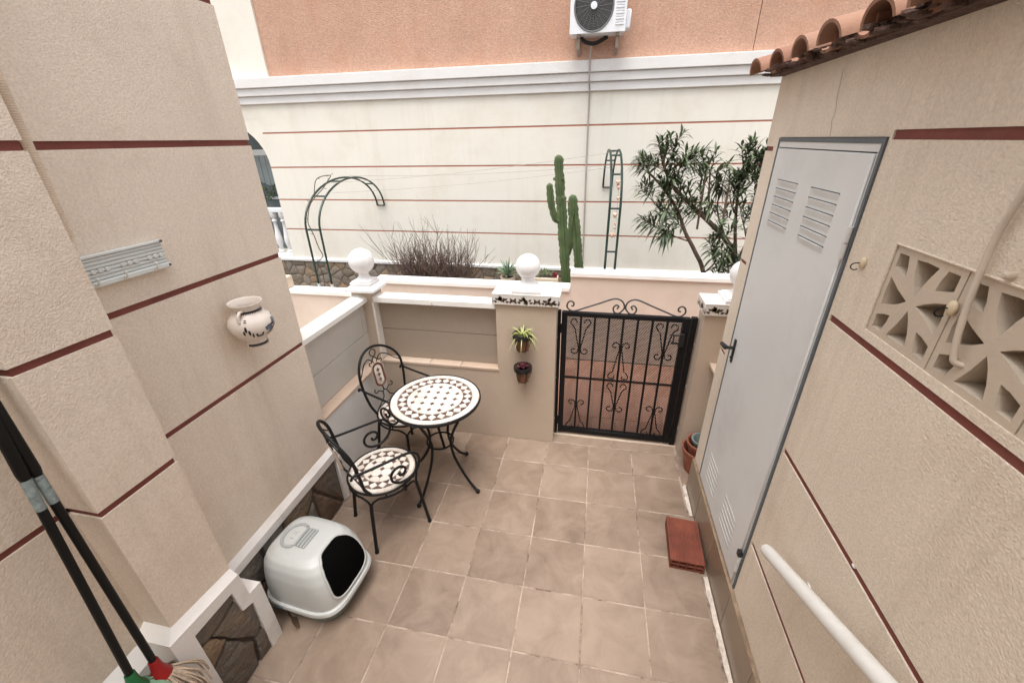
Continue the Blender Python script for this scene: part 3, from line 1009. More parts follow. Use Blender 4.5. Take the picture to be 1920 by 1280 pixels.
# crest on the top rail
for s_ in (-1, 1):
    xc = .176
    pts2 = [(xc + s_ * .055, 1.150), (xc + s_ * .043, 1.170), (xc + s_ * .062, 1.178), (xc + s_ * .080, 1.155), (xc + s_ * .070, 1.124), (xc + s_ * .040, 1.118), (xc + s_ * .015, 1.14),
            (xc + s_ * .004, 1.165), (xc + s_ * .015, 1.20), (xc + s_ * .045, 1.222), (xc + s_ * .09, 1.222), (xc + s_ * .18, 1.185), (xc + s_ * .28, 1.145), (xc + s_ * .345, 1.120),
            (xc + s_ * .385, 1.122), (xc + s_ * .408, 1.150), (xc + s_ * .400, 1.182), (xc + s_ * .378, 1.192), (xc + s_ * .360, 1.178), (xc + s_ * .362, 1.158), (xc + s_ * .378, 1.155)]
    MB().tube(smooth_path([(p[0], .39, p[1]) for p in pts2], 5), .0060, 8).build('crest_scroll', M['scroll'], gt)
lk = MB().rbox(.566, .600, .352, .372, .90, 1.0, .002).build('lock', M['black'], gt)
MB().tube([(.50, .362, .985), (.60, .362, .985)], .007, 8).tube([(.515, .362, .925), (.60, .362, .925)], .008, 8).tube([(.53, .362, .985), (.53, .362, .925)], .005, 8).build('bolt', M['black'], lk)
for z in (.12, .95):
    MB().tube([(-.269, .366, z), (-.269, .366, z + .07)], .010, 8).build('hinge', M['gateblk'], gt)
for z in (.17, .56, .91):
    MB().sphere((.678, .395, z), .012, 8, (1, 1, 1.3)).build('mortar_dab', M['whiter'], gt)
for z in (.17, .56, .91):
    MB().sphere((-.300, .362, z), .008, 8, (1, 1, 1.5)).build('mortar_dab', M['whiter'], gt)

# ================================================================== SHED WALL ON THE RIGHT
sh = empty('shed', (.85, -1.5, 0), 'sand coloured outbuilding wall with grey metal door, pierced blocks and clay tile eaves', 'outbuilding')
XR = .71
RZ = [(2.240, -1.012), (1.703, -1.012), (1.146, -1.012), (.620, -1.012)]
CZ = [2.187, 1.647, 1.115]
holes = [(-1.00, -.215, .275, 2.235)]
VB = [(-1.43, -1.19), (-1.672, -1.432), (-1.914, -1.674)]
holes.append((-1.914, -1.19, 1.742, 1.982))
for z, y1 in RZ:
    holes.append((-3.3, y1, z - BH, z + BH))
for z in CZ:
    holes.append((-.155, -.06, z - BH * .8, z + BH * .8))


def Rx(u, v, d):
    return (XR + d, u, v)


slab(Rx, -3.3, -.06, 0, 2.50, .12, holes).build('wall_face', M['stucco_r'], sh, smooth=False)
for z, y1 in RZ:
    MB().box(XR + .005, XR + .11, -3.3, y1 + .002, z - BH - .002, z + BH + .002).build('groove_band', M['band'], sh, smooth=False)
for z in CZ:
    MB().box(XR + .004, XR + .11, -.157, -.070, z - BH * .8 - .002, z + BH * .8 + .002).build('groove_band', M['band'], sh, smooth=False)
# far end, back, and dark interior
MB().box(.83, 2.4, -.18, -.0602, 0, 2.50).build('end_wall', M['stucco_r'], sh, smooth=False)
MB().box(2.28, 2.4, -3.3, -.181, 0, 2.6).build('back_wall', M['stucco_r'], sh, smooth=False)
MB().box(1.6, 1.63, -3.3, -.181, 0, 2.5).build('inner_partition', M['plaster_dk'], sh, smooth=False)
# skirting tiles
for (ya, yb) in ((-.355, -.062), (-.685, -.357), (-1.015, -.687), (-1.345, -1.017), (-1.675, -1.347), (-2.005, -1.677), (-2.335, -2.007)):
    MB().rbox(.6925, .7095, ya + .001, yb - .001, .0, .262, .0015).build('skirting_tile', M['skirt'], sh)
b = MB()
k = 60
L_ = []
for i in range(k + 1):
    y = -.062 - 1.9 * i / k
    L_.append([(.6925, y, .262), (.6975, y, .264 + rnd.uniform(-.001, .001)), (.7095, y, .266 + rnd.uniform(-.001, .004))])
b.add([p for r_ in L_ for p in r_], [(i * 3 + q, i * 3 + q + 1, i * 3 + q + 4, i * 3 + q + 3) for i in range(k) for q in range(2)])
b.build('joint_bead', mat('ochre_joint', (0.27, 0.195, 0.13), 0.9, 0.3, 20, dirt=(0.16, 0.08, 0.04), dirt_amt=0.6, dscale=9), sh)

# door
dr = MB().rbox(.700, .728, -.972, -.243, .288, 2.192, .004).build('door', M['door'], sh)
b = MB()
for (ya, yb, za, zb) in ((-.998, -.217, 2.218, 2.233), (-.998, -.985, .277, 2.218), (-.230, -.217, .277, 2.218)):
    b.box(.704, .74, ya, yb, za, zb)
b.build('frame_edge', M['gasket'], dr, smooth=False)
b = MB()
for (ya, yb, za, zb) in ((-.9845, -.2305, 2.196, 2.2175), (-.9845, -.976, .278, 2.195), (-.2395, -.2305, .278, 2.195), (-.975, -.240, .278, .285)):
    b.box(.7065, .74, ya, yb, za, zb)
b.build('frame', M['doorfr'], dr, smooth=False)


def louvre(ya, yb, z, dep=1.0):
    """pressed slat: bulges outward towards its lower lip"""
    n = 8
    b_ = MB()
    rows = []
    for i in range(n + 1):
        t = i / n
        y = ya + (yb - ya) * t
        e = min(1, min(t, 1 - t) * 9) ** .5
        rows.append([(.6993, y, z - .0028), (.6995 - .0060 * e * dep, y, z - .0034), (.6995 - .0052 * e * dep, y, z - .007), (.6995, y, z - .024)])
    b_.add([p for r_ in rows for p in r_], [(i * 4 + q, i * 4 + q + 1, i * 4 + q + 5, i * 4 + q + 4) for i in range(n) for q in range(3)])
    if dep > .5: b_.box(.6992, .7002, ya + .002, yb - .002, z - .0045, z + .0003)
    lo2 = b_.build('louvre', M['door'], dr)
    lo2.data.materials.append(M['acdk'])
    if dep > .5:
        for f_ in list(lo2.data.polygons)[-6:]: f_.material_index = 1


for zt, dep in ((2.072, 1.25), (.560, .30)):
    for i in range(6):
        louvre(-.330, -.533, zt - i * .0345, dep)
        louvre(-.655, -.858, zt - i * .0345, dep)
b = MB().rbox(.692, .700, -.318, -.296, 1.150, 1.285, .003)
b.tube([(.693, -.307, 1.235), (.655, -.305, 1.235)], .009, 10)
b.tube(smooth_path([(.657, -.309, 1.235), (.652, -.297, 1.237), (.650, -.280, 1.236), (.651, -.252, 1.232)]), [.013] * 10 + [.011] * 9, 10)
b.sphere((.690, -.307, 1.18), .006, 8)
b.build('handle', M['black'], dr)
for z in (1.94, .435):
    MB().tube([(.697, -.9835, z - .048), (.697, -.9835, z - .002)], .0085, 10).tube([(.697, -.9835, z + .002), (.697, -.9835, z + .048)], .0085, 10).build('hinge', M['doorfr'], dr)
MB().rbox(.684, .702, -.990, -.966, .487, .520, .003).build('latch', M['black'], dr)


# pierced blocks
def vent_holes(yc, zc, s_):
    """eight openings between eight curved ribs; local (u toward camera side = -y)"""
    out = []

    def C(pts_):
        out.append([(yc - p[0] * s_, zc + p[1] * s_) for p in pts_])
    for (cx, cy) in ((0, 1), (0, -1), (1, 0), (-1, 0)):
        q = []
        # petal: apex near the centre, flat outer edge, one bowed side
        for (r, t) in ((.15, 0), (.34, .125), (.58, .235), (.85, .31), (.87, 0.0), (.85, -.33), (.50, -.14)):
            q.append((cx * r - cy * t, cy * r + cx * t))
        C(q)
    for (sx, sy) in ((-1, 1), (1, 1), (-1, -1), (1, -1)):
        q = [(.86, .86), (.86, .56), (.62, .47), (.44, .44), (.47, .62), (.56, .86)]
        C([(sx * a, sy * c_) for a, c_ in q])
    return out


for (ya, yb) in VB:
    yc, zc = (ya + yb) / 2, 1.862
    h_ = .1195
    vb = MB().prism([(ya + .001, zc - h_), (yb - .001, zc - h_), (yb - .001, zc + h_), (ya + .001, zc + h_)], Rx, .004, .105, vent_holes(yc, zc, h_))
    vb.build('vent_block', M['vent'], sh, smooth=False)
# raised plaster edge around the blocks
b = MB()
b.tube([(XR + .001, -1.188, 1.738), (XR + .001, -1.188, 1.984)], .0035, 6).tube([(XR + .001, -1.188, 1.985), (XR + .001, -1.92, 1.985)], .0035, 6)
b.build('plaster_edge', M['stucco_r'], sh)

# clay tile eaves (roof rises away from the patio)
SL = radians(13)


def tile_curve(r0, r1, length, th, up=True):
    n, k = 12, 4
    vs = []
    for layer in (0, th):
        for i in range(k + 1):
            t = i / k
            r = (r0 + (r1 - r0) * t) - layer
            for j in range(n + 1):
                a = pi * j / n
                z = sin(a) * r * .74
                vs.append((t * length, cos(a) * r, z if up else -z))
    fs = []
    o_ = (k + 1) * (n + 1)
    for i in range(k):
        for j in range(n):
            a = i * (n + 1) + j
            fs.append((a, a + 1, a + n + 2, a + n + 1))
            fs.append((o_ + a, o_ + a + n + 1, o_ + a + n + 2, o_ + a + 1))
    for i in range(k):
        for j in (0, n):
            a = i * (n + 1) + j
            fs.append((a, a + n + 1, o_ + a + n + 1, o_ + a))
    for i in (0, k):
        for j in range(n):
            a = i * (n + 1) + j
            fs.append((a, a + 1, o_ + a + 1, o_ + a))
    return MB().add(vs, fs)


cover = chan = None
ridge_y = [-.095, -.325, -.560, -.785, -1.005, -1.225, -1.445, -1.665, -1.885, -2.105, -2.325, -2.545]
for c_ in range(4):
    for i, y in enumerate(ridge_y):
        dx = c_ * .34
        loc = Vector((.585 + dx * cos(SL) + rnd.uniform(-.010, .010), y + rnd.uniform(-.006, .006), 2.492 + dx * sin(SL) + c_ * .004))
        if cover is None:
            cover = tile_curve(.078, .064, .42, .013).build('roof_tile', M['rooft'], sh, world=False)
            o = cover
        else:
            o = inst(cover, sh)
        o.location = loc - sh.location
        o.rotation_euler = (rnd.uniform(-.02, .02), -SL + rnd.uniform(-.01, .01), rnd.uniform(-.02, .02))
        loc = Vector((.612 + dx * cos(SL), y - .112, 2.523 + dx * sin(SL)))
        if chan is None:
            chan = tile_curve(.062, .070, .42, .012, False).build('channel_tile', M['rooft'], sh, world=False)
            o = chan
        else:
            o = inst(chan, sh)
        o.location = loc - sh.location
        o.rotation_euler = (rnd.uniform(-.02, .02), -SL, 0)
# ragged mortar bed under the tiles
b = MB()
rm = random.Random(9)
for i in range(230):
    y = rm.uniform(-2.6, -.07)
    x = rm.uniform(.60, .70)
    r = rm.uniform(.006, .017)
    b.sphere((x, y, 2.484 + rm.uniform(-.012, .012) + (x - .6) * .2), r, 6, (1.5, 1.6, .6))
b.box(.655, .83, -2.9, -.075, 2.478, 2.512)
b.build('mortar_bed', M['roofm'], sh, smooth=False)
tag(sh.children[-1], kind='stuff')
MB().box(.83, 2.4, -3.3, -.07, 2.495, 2.52).build('roof_deck', M['roofm'], sh, smooth=False)

# handrail
hr_ = empty('handrail', (.645, -1.24, .84), 'glossy white tubular handrail climbing along the right wall', 'handrail')
MB().tube([(.640, -1.236, .853), (.640, -1.243, .857), (.640, -1.26, .866), (.640, -2.0, 1.236), (.640, -2.9, 1.686)], [.010, .021, .0235, .0235, .0235], 20).build('tube', M['rail'], hr_)
for y, z in ((-1.40, .936), (-2.25, 1.361)):
    MB().tube(smooth_path([(.642, y, z - .018), (.646, y, z - .040), (.670, y, z - .052), (.712, y, z - .050)]), .006, 8).lathe([(0.0001, 0), (.02, 0), (.02, .004), (0.0001, .004)], (0, 0, 0), 12).xf(
        lambda v, y=y, z=z: v if v.z > .2 else (XR - .004 + v.z, y + v.x, z - .05 + v.y)).build('bracket', M['rail'], hr_)


def wall_hook(y, z, lab):
    h = empty('wall_hook', (XR, y, z), lab, 'hook', 'small hooks on the right wall')
    MB().sphere((XR - .004, y, z), .013, 14, (.6, 1, 1.35)).build('plastic_base', M['hookp'], h)
    pts_ = [(XR - .008, y, z)] + [(XR - .018 - .012 * sin(radians(a)), y + .004, z - .002 - .010 + .010 * cos(radians(a))) for a in range(0, 230, 20)]
    MB().tube(pts_, .0017, 6).build('wire', M['iron'], h)


wall_hook(-1.085, 1.905, 'yellowed plastic wall hook with wire curl, beside the grey door')
wall_hook(-1.437, 1.900, 'yellowed plastic wall hook with wire curl, fixed on the pierced blocks')
MB().sphere((XR, -1.523, 2.003), .010, 12, (.8, 1, 1))
pg = MB().lathe([(0.0001, 0), (.008, 0), (.008, .012), (.004, .016), (0.0001, .016)], (0, 0, 0), 12).xf(lambda v: (XR - v.z, -1.525 + v.x, 2.0 + v.y)).build('wall_plug', M['cable'])
tag(pg, 'small beige wall plug above the pierced blocks, beside the conduit', 'wall plug')
pg = MB().sphere((XR + .004, -1.508, 1.152), .008, 12, (.8, 1, 1)).build('wall_plug', M['whiter'])
tag(pg, 'small white plug sitting in the lower oxblood groove above the handrail', 'wall plug')
cb = MB().tube(smooth_path([(.700, -1.475, 2.75), (.698, -1.477, 2.3), (.697, -1.480, 2.158), (.697, -1.470, 2.06), (.696, -1.478, 1.95), (.697, -1.488, 1.88), (.700, -1.500, 1.82), (.706, -1.508, 1.802), (.735, -1.520, 1.800), (.79, -1.53, 1.80)]), .0062, 12).build('cable_conduit', M['cable'])
tag(cb, 'cream cable conduit hanging down the right wall into the pierced blocks', 'conduit')

# tile shelf and pots in the nook behind the door wall
sf = MB().rbox(.765, 1.1, .02, .258, .825, .845, .003).build('shelf', M['ledge'])
tag(sf, 'beige tile shelf on the gate pillar behind the door wall', 'shelf')


def pot(b_, x, y, z, rt, rb, h, rim=.02, n=28):
    b_.lathe([(0.0001, 0), (rb, 0), (rt - .008, h - rim), (rt, h - rim), (rt + .003, h), (rt - .008, h), (rt - .016, h - rim), (rb * .9, .012), (0.0001, .012)], (x, y, z), n)
    return b_


p1 = pot(MB(), .795, .135, 0, .125, .085, .20).build('plant_pot', M['terra'])
tag(p1, 'larger terracotta pot, lowest of the nested pots behind the door wall', 'plant pot', 'nested terracotta pots')
p2 = pot(MB(), .800, .140, .085, .105, .07, .17).build('plant_pot', M['terra'])
tag(p2, 'smaller terracotta pot standing inside the larger pot behind the door wall', 'plant pot', 'nested terracotta pots')
p3 = pot(MB(), .806, .150, .17, .078, .05, .10).build('plant_pot', M['tray'])
tag(p3, 'small grey green pot on top of the nested terracotta pots', 'plant pot', 'nested terracotta pots')

# hollow brick
bk = empty('hollow_brick', (.59, -.58, 0), 'red grooved hollow clay brick lying on the floor beside the skirting', 'brick')


def Bk(u, v, d):
    return (u, d, v)


hs_ = []
for i in range(4):
    for (za, zb) in ((.006, .030), (.037, .060)):
        xa = -.087 + i * .0445
        hs_.append([(xa, za), (xa + .0385, za), (xa + .0385, zb), (xa, zb)])
outer_ = []
for i in range(19):
    x = -.093 + .186 * i / 18
    outer_.append((x, .0 + (.0015 if i % 2 else 0)))
for i in range(37):
    x = .093 - .186 * i / 36
    outer_.append((x, .066 + (.0032 if i % 2 else 0)))
b = MB().prism(outer_, Bk, -.155, .155, hs_)
rz = radians(-3)
b.xf(lambda v: (.588 + v.x * cos(rz) - v.y * sin(rz), -.575 + v.x * sin(rz) + v.y * cos(rz), v.z + .001))
b.build('body', M['brick'], bk, smooth=False)

# ================================================================== BISTRO SET


def polyprism(poly, z0, z1, ins=.0006):
    n = len(poly)
    cx = sum(p[0] for p in poly) / n; cy = sum(p[1] for p in poly) / n
    b_ = MB()
    vs = [(p[0] - cx, p[1] - cy, z0) for p in poly]
    vs += [(p[0] - cx, p[1] - cy, z1 - ins) for p in poly]
    q = []
    for p in poly:
        l = math.hypot(p[0] - cx, p[1] - cy)
        k = max(0, (l - ins * 1.2) / l)
        q.append(((p[0] - cx) * k, (p[1] - cy) * k, z1))
    vs += q
    fs = [tuple(range(2 * n, 3 * n))]
    for i in range(n):
        j = (i + 1) % n
        fs += [(i, j, n + j, n + i), (n + i, n + j, 2 * n + j, 2 * n + i)]
    b_.add(vs, fs)
    return b_, (cx, cy)


def mosaic(parent, R, z, nr, p, nout, rot=0.3, cut=.27, band=.635):
    """ivory ring, ring of lozenges between brown triangles, thin ring, small brown squares between octagons"""
    t = .004
    g_ = .0014

    def P(r, a):
        return (r * cos(a), r * sin(a))

    def put(poly, material, cache=None):
        # shrink for the joint
        n = len(poly)
        cx = sum(q[0] for q in poly) / n; cy = sum(q[1] for q in poly) / n
        q2 = []
        for q in poly:
            l = math.hypot(q[0] - cx, q[1] - cy)
            k = max(.3, (l - g_) / l)
            q2.append((cx + (q[0] - cx) * k, cy + (q[1] - cy) * k))
        b_, c_ = polyprism(q2, z, z + t)
        o_ = b_.build('mosaic_tile', material, parent, smooth=False, world=False)
        o_.location = (c_[0], c_[1], rnd.uniform(-.0003, .0003))
        return o_

    def ring(r0, r1, n, material, sub=3, a0=0.0):
        first = None
        for i in range(n):
            a = a0 + 2 * pi * i / n
            if first is None:
                d = 2 * pi / n
                ga = g_ * .7 / r1
                poly = [P(r0 + g_ / 2, d / 2 * (2 * k / sub - 1) * (1 - ga / d * 2)) for k in range(sub + 1)][::-1] + \
                       [P(r1 - g_ / 2, d / 2 * (2 * k / sub - 1) * (1 - ga / d * 2)) for k in range(sub + 1)]
                b_ = MB()
                m2 = len(poly)
                b_.add([(q[0], q[1], z) for q in poly] + [(q[0], q[1], z + t) for q in poly], [tuple(range(m2, 2 * m2))] + [(k, (k + 1) % m2, m2 + (k + 1) % m2, m2 + k) for k in range(m2)])
                first = b_.build('mosaic_tile', material, parent, smooth=False, world=False)
                o_ = first
            else:
                o_ = inst(first, parent)
            o_.location = (0, 0, rnd.uniform(-.0003, .0003))
            o_.rotation_euler.z = a + rnd.uniform(-.003, .003)

    ring(R * .855, R * .985, nout, M['mwhite'])
    ri, ro = R * band, R * .845
    rm_ = (ri + ro) / 2
    proto = {}
    for i in range(nr):
        a = 2 * pi * i / nr
        h_ = pi / nr
        for kind, pol, mt in (('l', [P(ri, 0), P(rm_, h_), P(ro, 0), P(rm_, -h_)], 'mwhite'),
                              ('o', [P(ro, 0), P(rm_, h_), P(ro, 2 * h_)], 'mbrown'),
                              ('i', [P(ri, 0), P(ri, 2 * h_), P(rm_, h_)], 'mbrown')):
            if kind not in proto:
                n = len(pol)
                cx = sum(q[0] for q in pol) / n; cy = sum(q[1] for q in pol) / n
                q2 = [(cx + (q[0] - cx) * .90, cy + (q[1] - cy) * .90) for q in pol]
                b_ = MB().add([(q[0], q[1], z) for q in q2] + [(q[0], q[1], z + t) for q in q2], [tuple(range(n, 2 * n))] + [(k, (k + 1) % n, n + (k + 1) % n, n + k) for k in range(n)])
                proto[kind] = b_.build('mosaic_tile', M[mt], parent, smooth=False, world=False)
                o_ = proto[kind]
            else:
                o_ = inst(proto[kind], parent)
            o_.location = (0, 0, rnd.uniform(-.0003, .0003))
            o_.rotation_euler.z = a
    rin = R * (band - .01)
    N_ = int(rin / p) + 2
    c_ = p * cut
    cr, sr = cos(rot), sin(rot)

    def rotp(q):
        return (q[0] * cr - q[1] * sr, q[0] * sr + q[1] * cr)
    for i in range(-N_, N_ + 1):
        for j in range(-N_, N_ + 1):
            x, y = (i) * p, (j) * p
            if math.hypot(x, y) < rin - c_ * 1.25:
                put([rotp(q) for q in ((x + c_, y), (x, y + c_), (x - c_, y), (x, y - c_))], M['mbrown'])
            x, y = (i + .5) * p, (j + .5) * p
            h_ = p / 2
            e = h_ - c_
            oc = [(x + h_, y + e), (x + e, y + h_), (x - e, y + h_), (x - h_, y + e), (x - h_, y - e), (x - e, y - h_), (x + e, y - h_), (x + h_, y - e)]
            if math.hypot(x, y) - p * .75 > rin: continue
            poly = [rotp(q) for q in oc]
            for k in range(30):
                a = 2 * pi * k / 30
                poly = clip_poly(poly, (rin - .001) * cos(a), (rin - .001) * sin(a), cos(a), sin(a))
                if len(poly) < 3: break
            if len(poly) >= 3:
                area = abs(sum(poly[q][0] * poly[(q + 1) % len(poly)][1] - poly[(q + 1) % len(poly)][0] * poly[q][1] for q in range(len(poly)))) / 2
                if area > p * p * .06:
                    put(poly, M['mwhite'])


# table
tb = empty('bistro_table', (0, 0, 0), 'round mosaic bistro table on black wrought iron legs', 'table')
MB().lathe([(0.0001, .700), (.292, .700), (.292, .713), (0.0001, .713)], (0, 0, 0), 64).build('table_top', M['mgrout'], tb, world=False)
MB().lathe([(.2925, .697), (.298, .696), (.3015, .703), (.3015, .714), (.298, .718), (.2925, .7185)], (0, 0, 0), 64, True).build('rim', M['iron'], tb, world=False)
mosaic(tb, .2915, .713, 24, .0665, 44, rot=.06, cut=.245)
TA = radians(-17)
for k in range(4):
    a = TA + k * pi / 2
    prof_l = smooth_path([(.170, 0, .694), (.185, 0, .66), (.178, 0, .60), (.130, 0, .50), (.097, 0, .41), (.092, 0, .35), (.112, 0, .26), (.165, 0, .16), (.225, 0, .075), (.272, 0, .030), (.290, 0, .022)], 5)
    b = MB().tube([(p.x * cos(a), p.x * sin(a), p.z) for p in prof_l], .0095, 10)
    b.sphere((.290 * cos(a), .290 * sin(a), .016), .016, 12)
    b.build('leg', M['iron'], tb, world=False)
MB().tube([(.092 * cos(2 * pi * i / 40), .092 * sin(2 * pi * i / 40), .36) for i in range(40)], .0065, 8, True).build('ring', M['iron'], tb, world=False)
MB().tube([(.178 * cos(2 * pi * i / 40), .178 * sin(2 * pi * i / 40), .694) for i in range(40)], .006, 8, True).build('support_ring', M['iron'], tb, world=False)
tb.location = (-1.035, -.29, 0)


def make_chair():
    ch = empty('bistro_chair', (0, 0, 0), 'x', 'chair', 'mosaic bistro chairs')
    kw = dict(world=False)
    SR = .205
    MB().lathe([(0.0001, .415), (SR - .006, .415), (SR - .006, .428), (0.0001, .428)], (0, 0, 0), 48).build('seat', M['mgrout'], ch, **kw)
    MB().tube([(SR * cos(2 * pi * i / 48), SR * sin(2 * pi * i / 48), .424) for i in range(48)], .0075, 8, True).build('seat_rim', M['iron'], ch, **kw)
    mosaic(ch, SR - .009, .428, 16, .060, 28, rot=-.6, cut=.27, band=.58)
    for k in range(4):
        a = pi / 4 + k * pi / 2
        ca, sa = cos(a), sin(a)
        MB().tube([(.205 * ca, .205 * sa, .345), (.215 * ca, .215 * sa, .29), (.255 * ca, .255 * sa, .012)], .0105, 10).tube([(.255 * ca, .255 * sa, .012), (.2555 * ca, .2555 * sa, .0)], .013, 10).build('leg', M['iron'], ch, **kw)
        # apron bow between this leg and the next, flowing into both legs
        a2 = a + pi / 2
        pts_ = []
        for i in range(25):
            t = i / 24
            aa = a + .03 + (pi / 2 - .06) * t
            e = min(t, 1 - t)
            z = .345 + .045 * min(1, e / .16) ** .6 if e < .16 else .39
            pts_.append((.203 * cos(aa), .203 * sin(aa), z))
        b_ = MB().tube(pts_, .0065, 8)
        for f in (.3, .7):
            aa = a + (pi / 2) * f
            b_.tube([(.204 * cos(aa), .204 * sin(aa), .39), (.204 * cos(aa), .204 * sin(aa), .42)], .0055, 8)
        b_.build('apron', M['iron'], ch, **kw)

    def bx(z, u=0.0):   # backwards lean, bowed in the middle
        return -.150 - (z - .43) * .17 - .050 * max(0, 1 - (u / .195) ** 2) * min(1, (z - .43) / .15)
    hoop = [(-.135, -.150, .425), (bx(.50, .172), -.172, .50), (bx(.60, .19), -.190, .60), (bx(.70, .196), -.196, .70)]
    for i in range(0, 11):
        a = pi * i / 10
        z = .70 + .185 * sin(a)
        hoop.append((bx(z, .196 * cos(a)), -.196 * cos(a), z))
    hoop += [(bx(.60, .19), .190, .60), (bx(.50, .172), .172, .50), (-.135, .150, .425)]
    MB().tube(smooth_path(hoop, 4), .0095, 10).build('back_hoop', M['iron'], ch, **kw)

    # oval mosaic plaque
    def bp(u, v, d=0):
        return (bx(.665 + v, u) + d * .96, u, .665 + v + d * .17)
    ov = []
    for i in range(28):
        a = 2 * pi * i / 28
        ov.append((.050 * cos(a), (.045 * (1 if sin(a) > 0 else -1) if abs(sin(a)) > 1e-9 else 0) + .050 * sin(a)))
    pl = MB().prism(ov, bp, -.006, .004).build('plaque', M['mgrout'], ch, smooth=False, **kw)
    for i in range(28):
        a0, a1 = 2 * pi * i / 28 + .02, 2 * pi * (i + 1) / 28 - .02

        def e_(r, a):
            return (r * cos(a), .045 * math.copysign(1, sin(a)) + r * sin(a))
        if math.copysign(1, sin(a0)) != math.copysign(1, sin(a1)): continue
        MB().prism([e_(.034, a0), e_(.049, a0), e_(.049, a1), e_(.034, a1)], bp, .003, .0065).build('plaque_tile', M['mred'], pl, smooth=False, **kw)
    for s_ in (-1, 1):
        for k in range(5):
            v0, v1 = -.044 + k * .0178, -.044 + (k + 1) * .0178 - .0025
            MB().prism([(s_ * .034, v0), (s_ * .049, v0), (s_ * .049, v1), (s_ * .034, v1)], bp, .003, .0065).build('plaque_tile', M['mred'], pl, smooth=False, **kw)
    inner = []
    for i in range(24):
        a = 2 * pi * (i + .5) / 24
        inner.append((.032 * cos(a), .044 * math.copysign(1, sin(a)) + .032 * sin(a)))
    MB().prism(inner, bp, .003, .0055).build('plaque_centre', M['mwhite'], pl, smooth=False, **kw)
    for v in (-.038, 0, .038):
        MB().prism([(.015, v), (0, v + .017), (-.015, v), (0, v - .017)], bp, .0055, .0075).build('plaque_tile', M['mbrown'], pl, smooth=False, **kw)
    # scroll wires above and below the plaque
    for up in (1, -1):
        for s_ in (-1, 1):
            b_ = MB()
            if up == 1:
                p = [(s_ * .012, .098), (s_ * .020, .118), (s_ * .006, .140), (-s_ * .020, .160), (-s_ * .026, .185), (-s_ * .010, .200), (0, .203)]
                b_.tube([bp(*q) for q in [tuple(v)[:2] for v in smooth_path([(a[0], a[1], 0) for a in p])]], .004, 6)
                p = [(s_ * .045, .085), (s_ * .058, .098), (s_ * .050, .112), (s_ * .036, .105), (s_ * .030, .122), (s_ * .060, .145), (s_ * .105, .130), (s_ * .150, .085), (s_ * .190, .055)]
                b_.tube([bp(*q) for q in [tuple(v)[:2] for v in smooth_path([(a[0], a[1], 0) for a in p])]], .004, 6)
            else:
                p = [(s_ * .075, -.090), (s_ * .086, -.105), (s_ * .072, -.118), (s_ * .050, -.112), (s_ * .020, -.130), (0, -.118), (0, -.095)]
                b_.tube([bp(*q) for q in [tuple(v)[:2] for v in smooth_path([(a[0], a[1], 0) for a in p])]], .004, 6)
                p = [(s_ * .018, -.130), (s_ * .030, -.165), (s_ * .070, -.190), (s_ * .115, -.215), (s_ * .140, -.235)]
                b_.tube([bp(*q) for q in [tuple(v)[:2] for v in smooth_path([(a[0], a[1], 0) for a in p])]], .004, 6)
            b_.build('back_scroll', M['iron'], ch, **kw)
    # arms: hook behind the hoop, level rail, big curl ending in a spiral
    for s_ in (-1, 1):
        y = s_ * .205
        p = [(-.228, y - s_ * .004, .628), (-.222, y, .645), (-.205, y, .652), (-.17, y, .646), (-.08, y, .642), (0.02, y, .640), (.105, y, .634), (.152, y, .600), (.160, y, .545), (.135, y, .490), (.085, y, .458),
             (.030, y, .456), (-.012, y, .486), (-.018, y, .532), (.010, y, .566), (.050, y, .566), (.072, y, .538), (.058, y, .510), (.036, y, .508), (.030, y, .524)]
        MB().tube(smooth_path(p, 5), .0080, 8).tube([(.06, y, .457), (.055, s_ * .199, .43)], .006, 8).build('arm', M['iron'], ch, **kw)
    return ch


c1 = make_chair()
c1['label'] = 'mosaic bistro chair standing nearest, fully in view beside the stone plinth'
c2 = copy_tree(c1)
c2['label'] = 'mosaic bistro chair half hidden behind the round table, in the wall corner'
c1.location = (-1.262, -.688, 0)
c1.rotation_euler.z = radians(50)
c2.location = (-1.385, -.07, 0)
c2.rotation_euler.z = radians(-21)

# ================================================================== COVERED LITTER BOX
lb = empty('litter_box', (0, 0, 0), 'white hooded cat litter box with dark opening and grey green tray', 'litter box')
kw = dict(world=False)


def sup(a_, b_, e, n=56):
    out = []
    for i in range(n):
        t = 2 * pi * i / n
        c_, s_ = cos(t), sin(t)
        out.append((a_ * math.copysign(abs(c_) ** (2 / e), c_), b_ * math.copysign(abs(s_) ** (2 / e), s_)))
    return out


def loft(levels, n=56, cap0=True, cap1=True):
    b_ = MB()
    vs = []
    for (a_, b2, e, cx, z) in levels:
        vs += [(x + cx, y, z) for x, y in sup(a_, b2, e, n)]
    fs = []
    for i in range(len(levels) - 1):
        for k in range(n):
            l = (k + 1) % n
            fs.append((i * n + k, i * n + l, (i + 1) * n + l, (i + 1) * n + k))
    if cap0: fs.append(tuple(reversed(range(n))))
    if cap1: fs.append(tuple((len(levels) - 1) * n + k for k in range(n)))
    return b_.add(vs, fs)


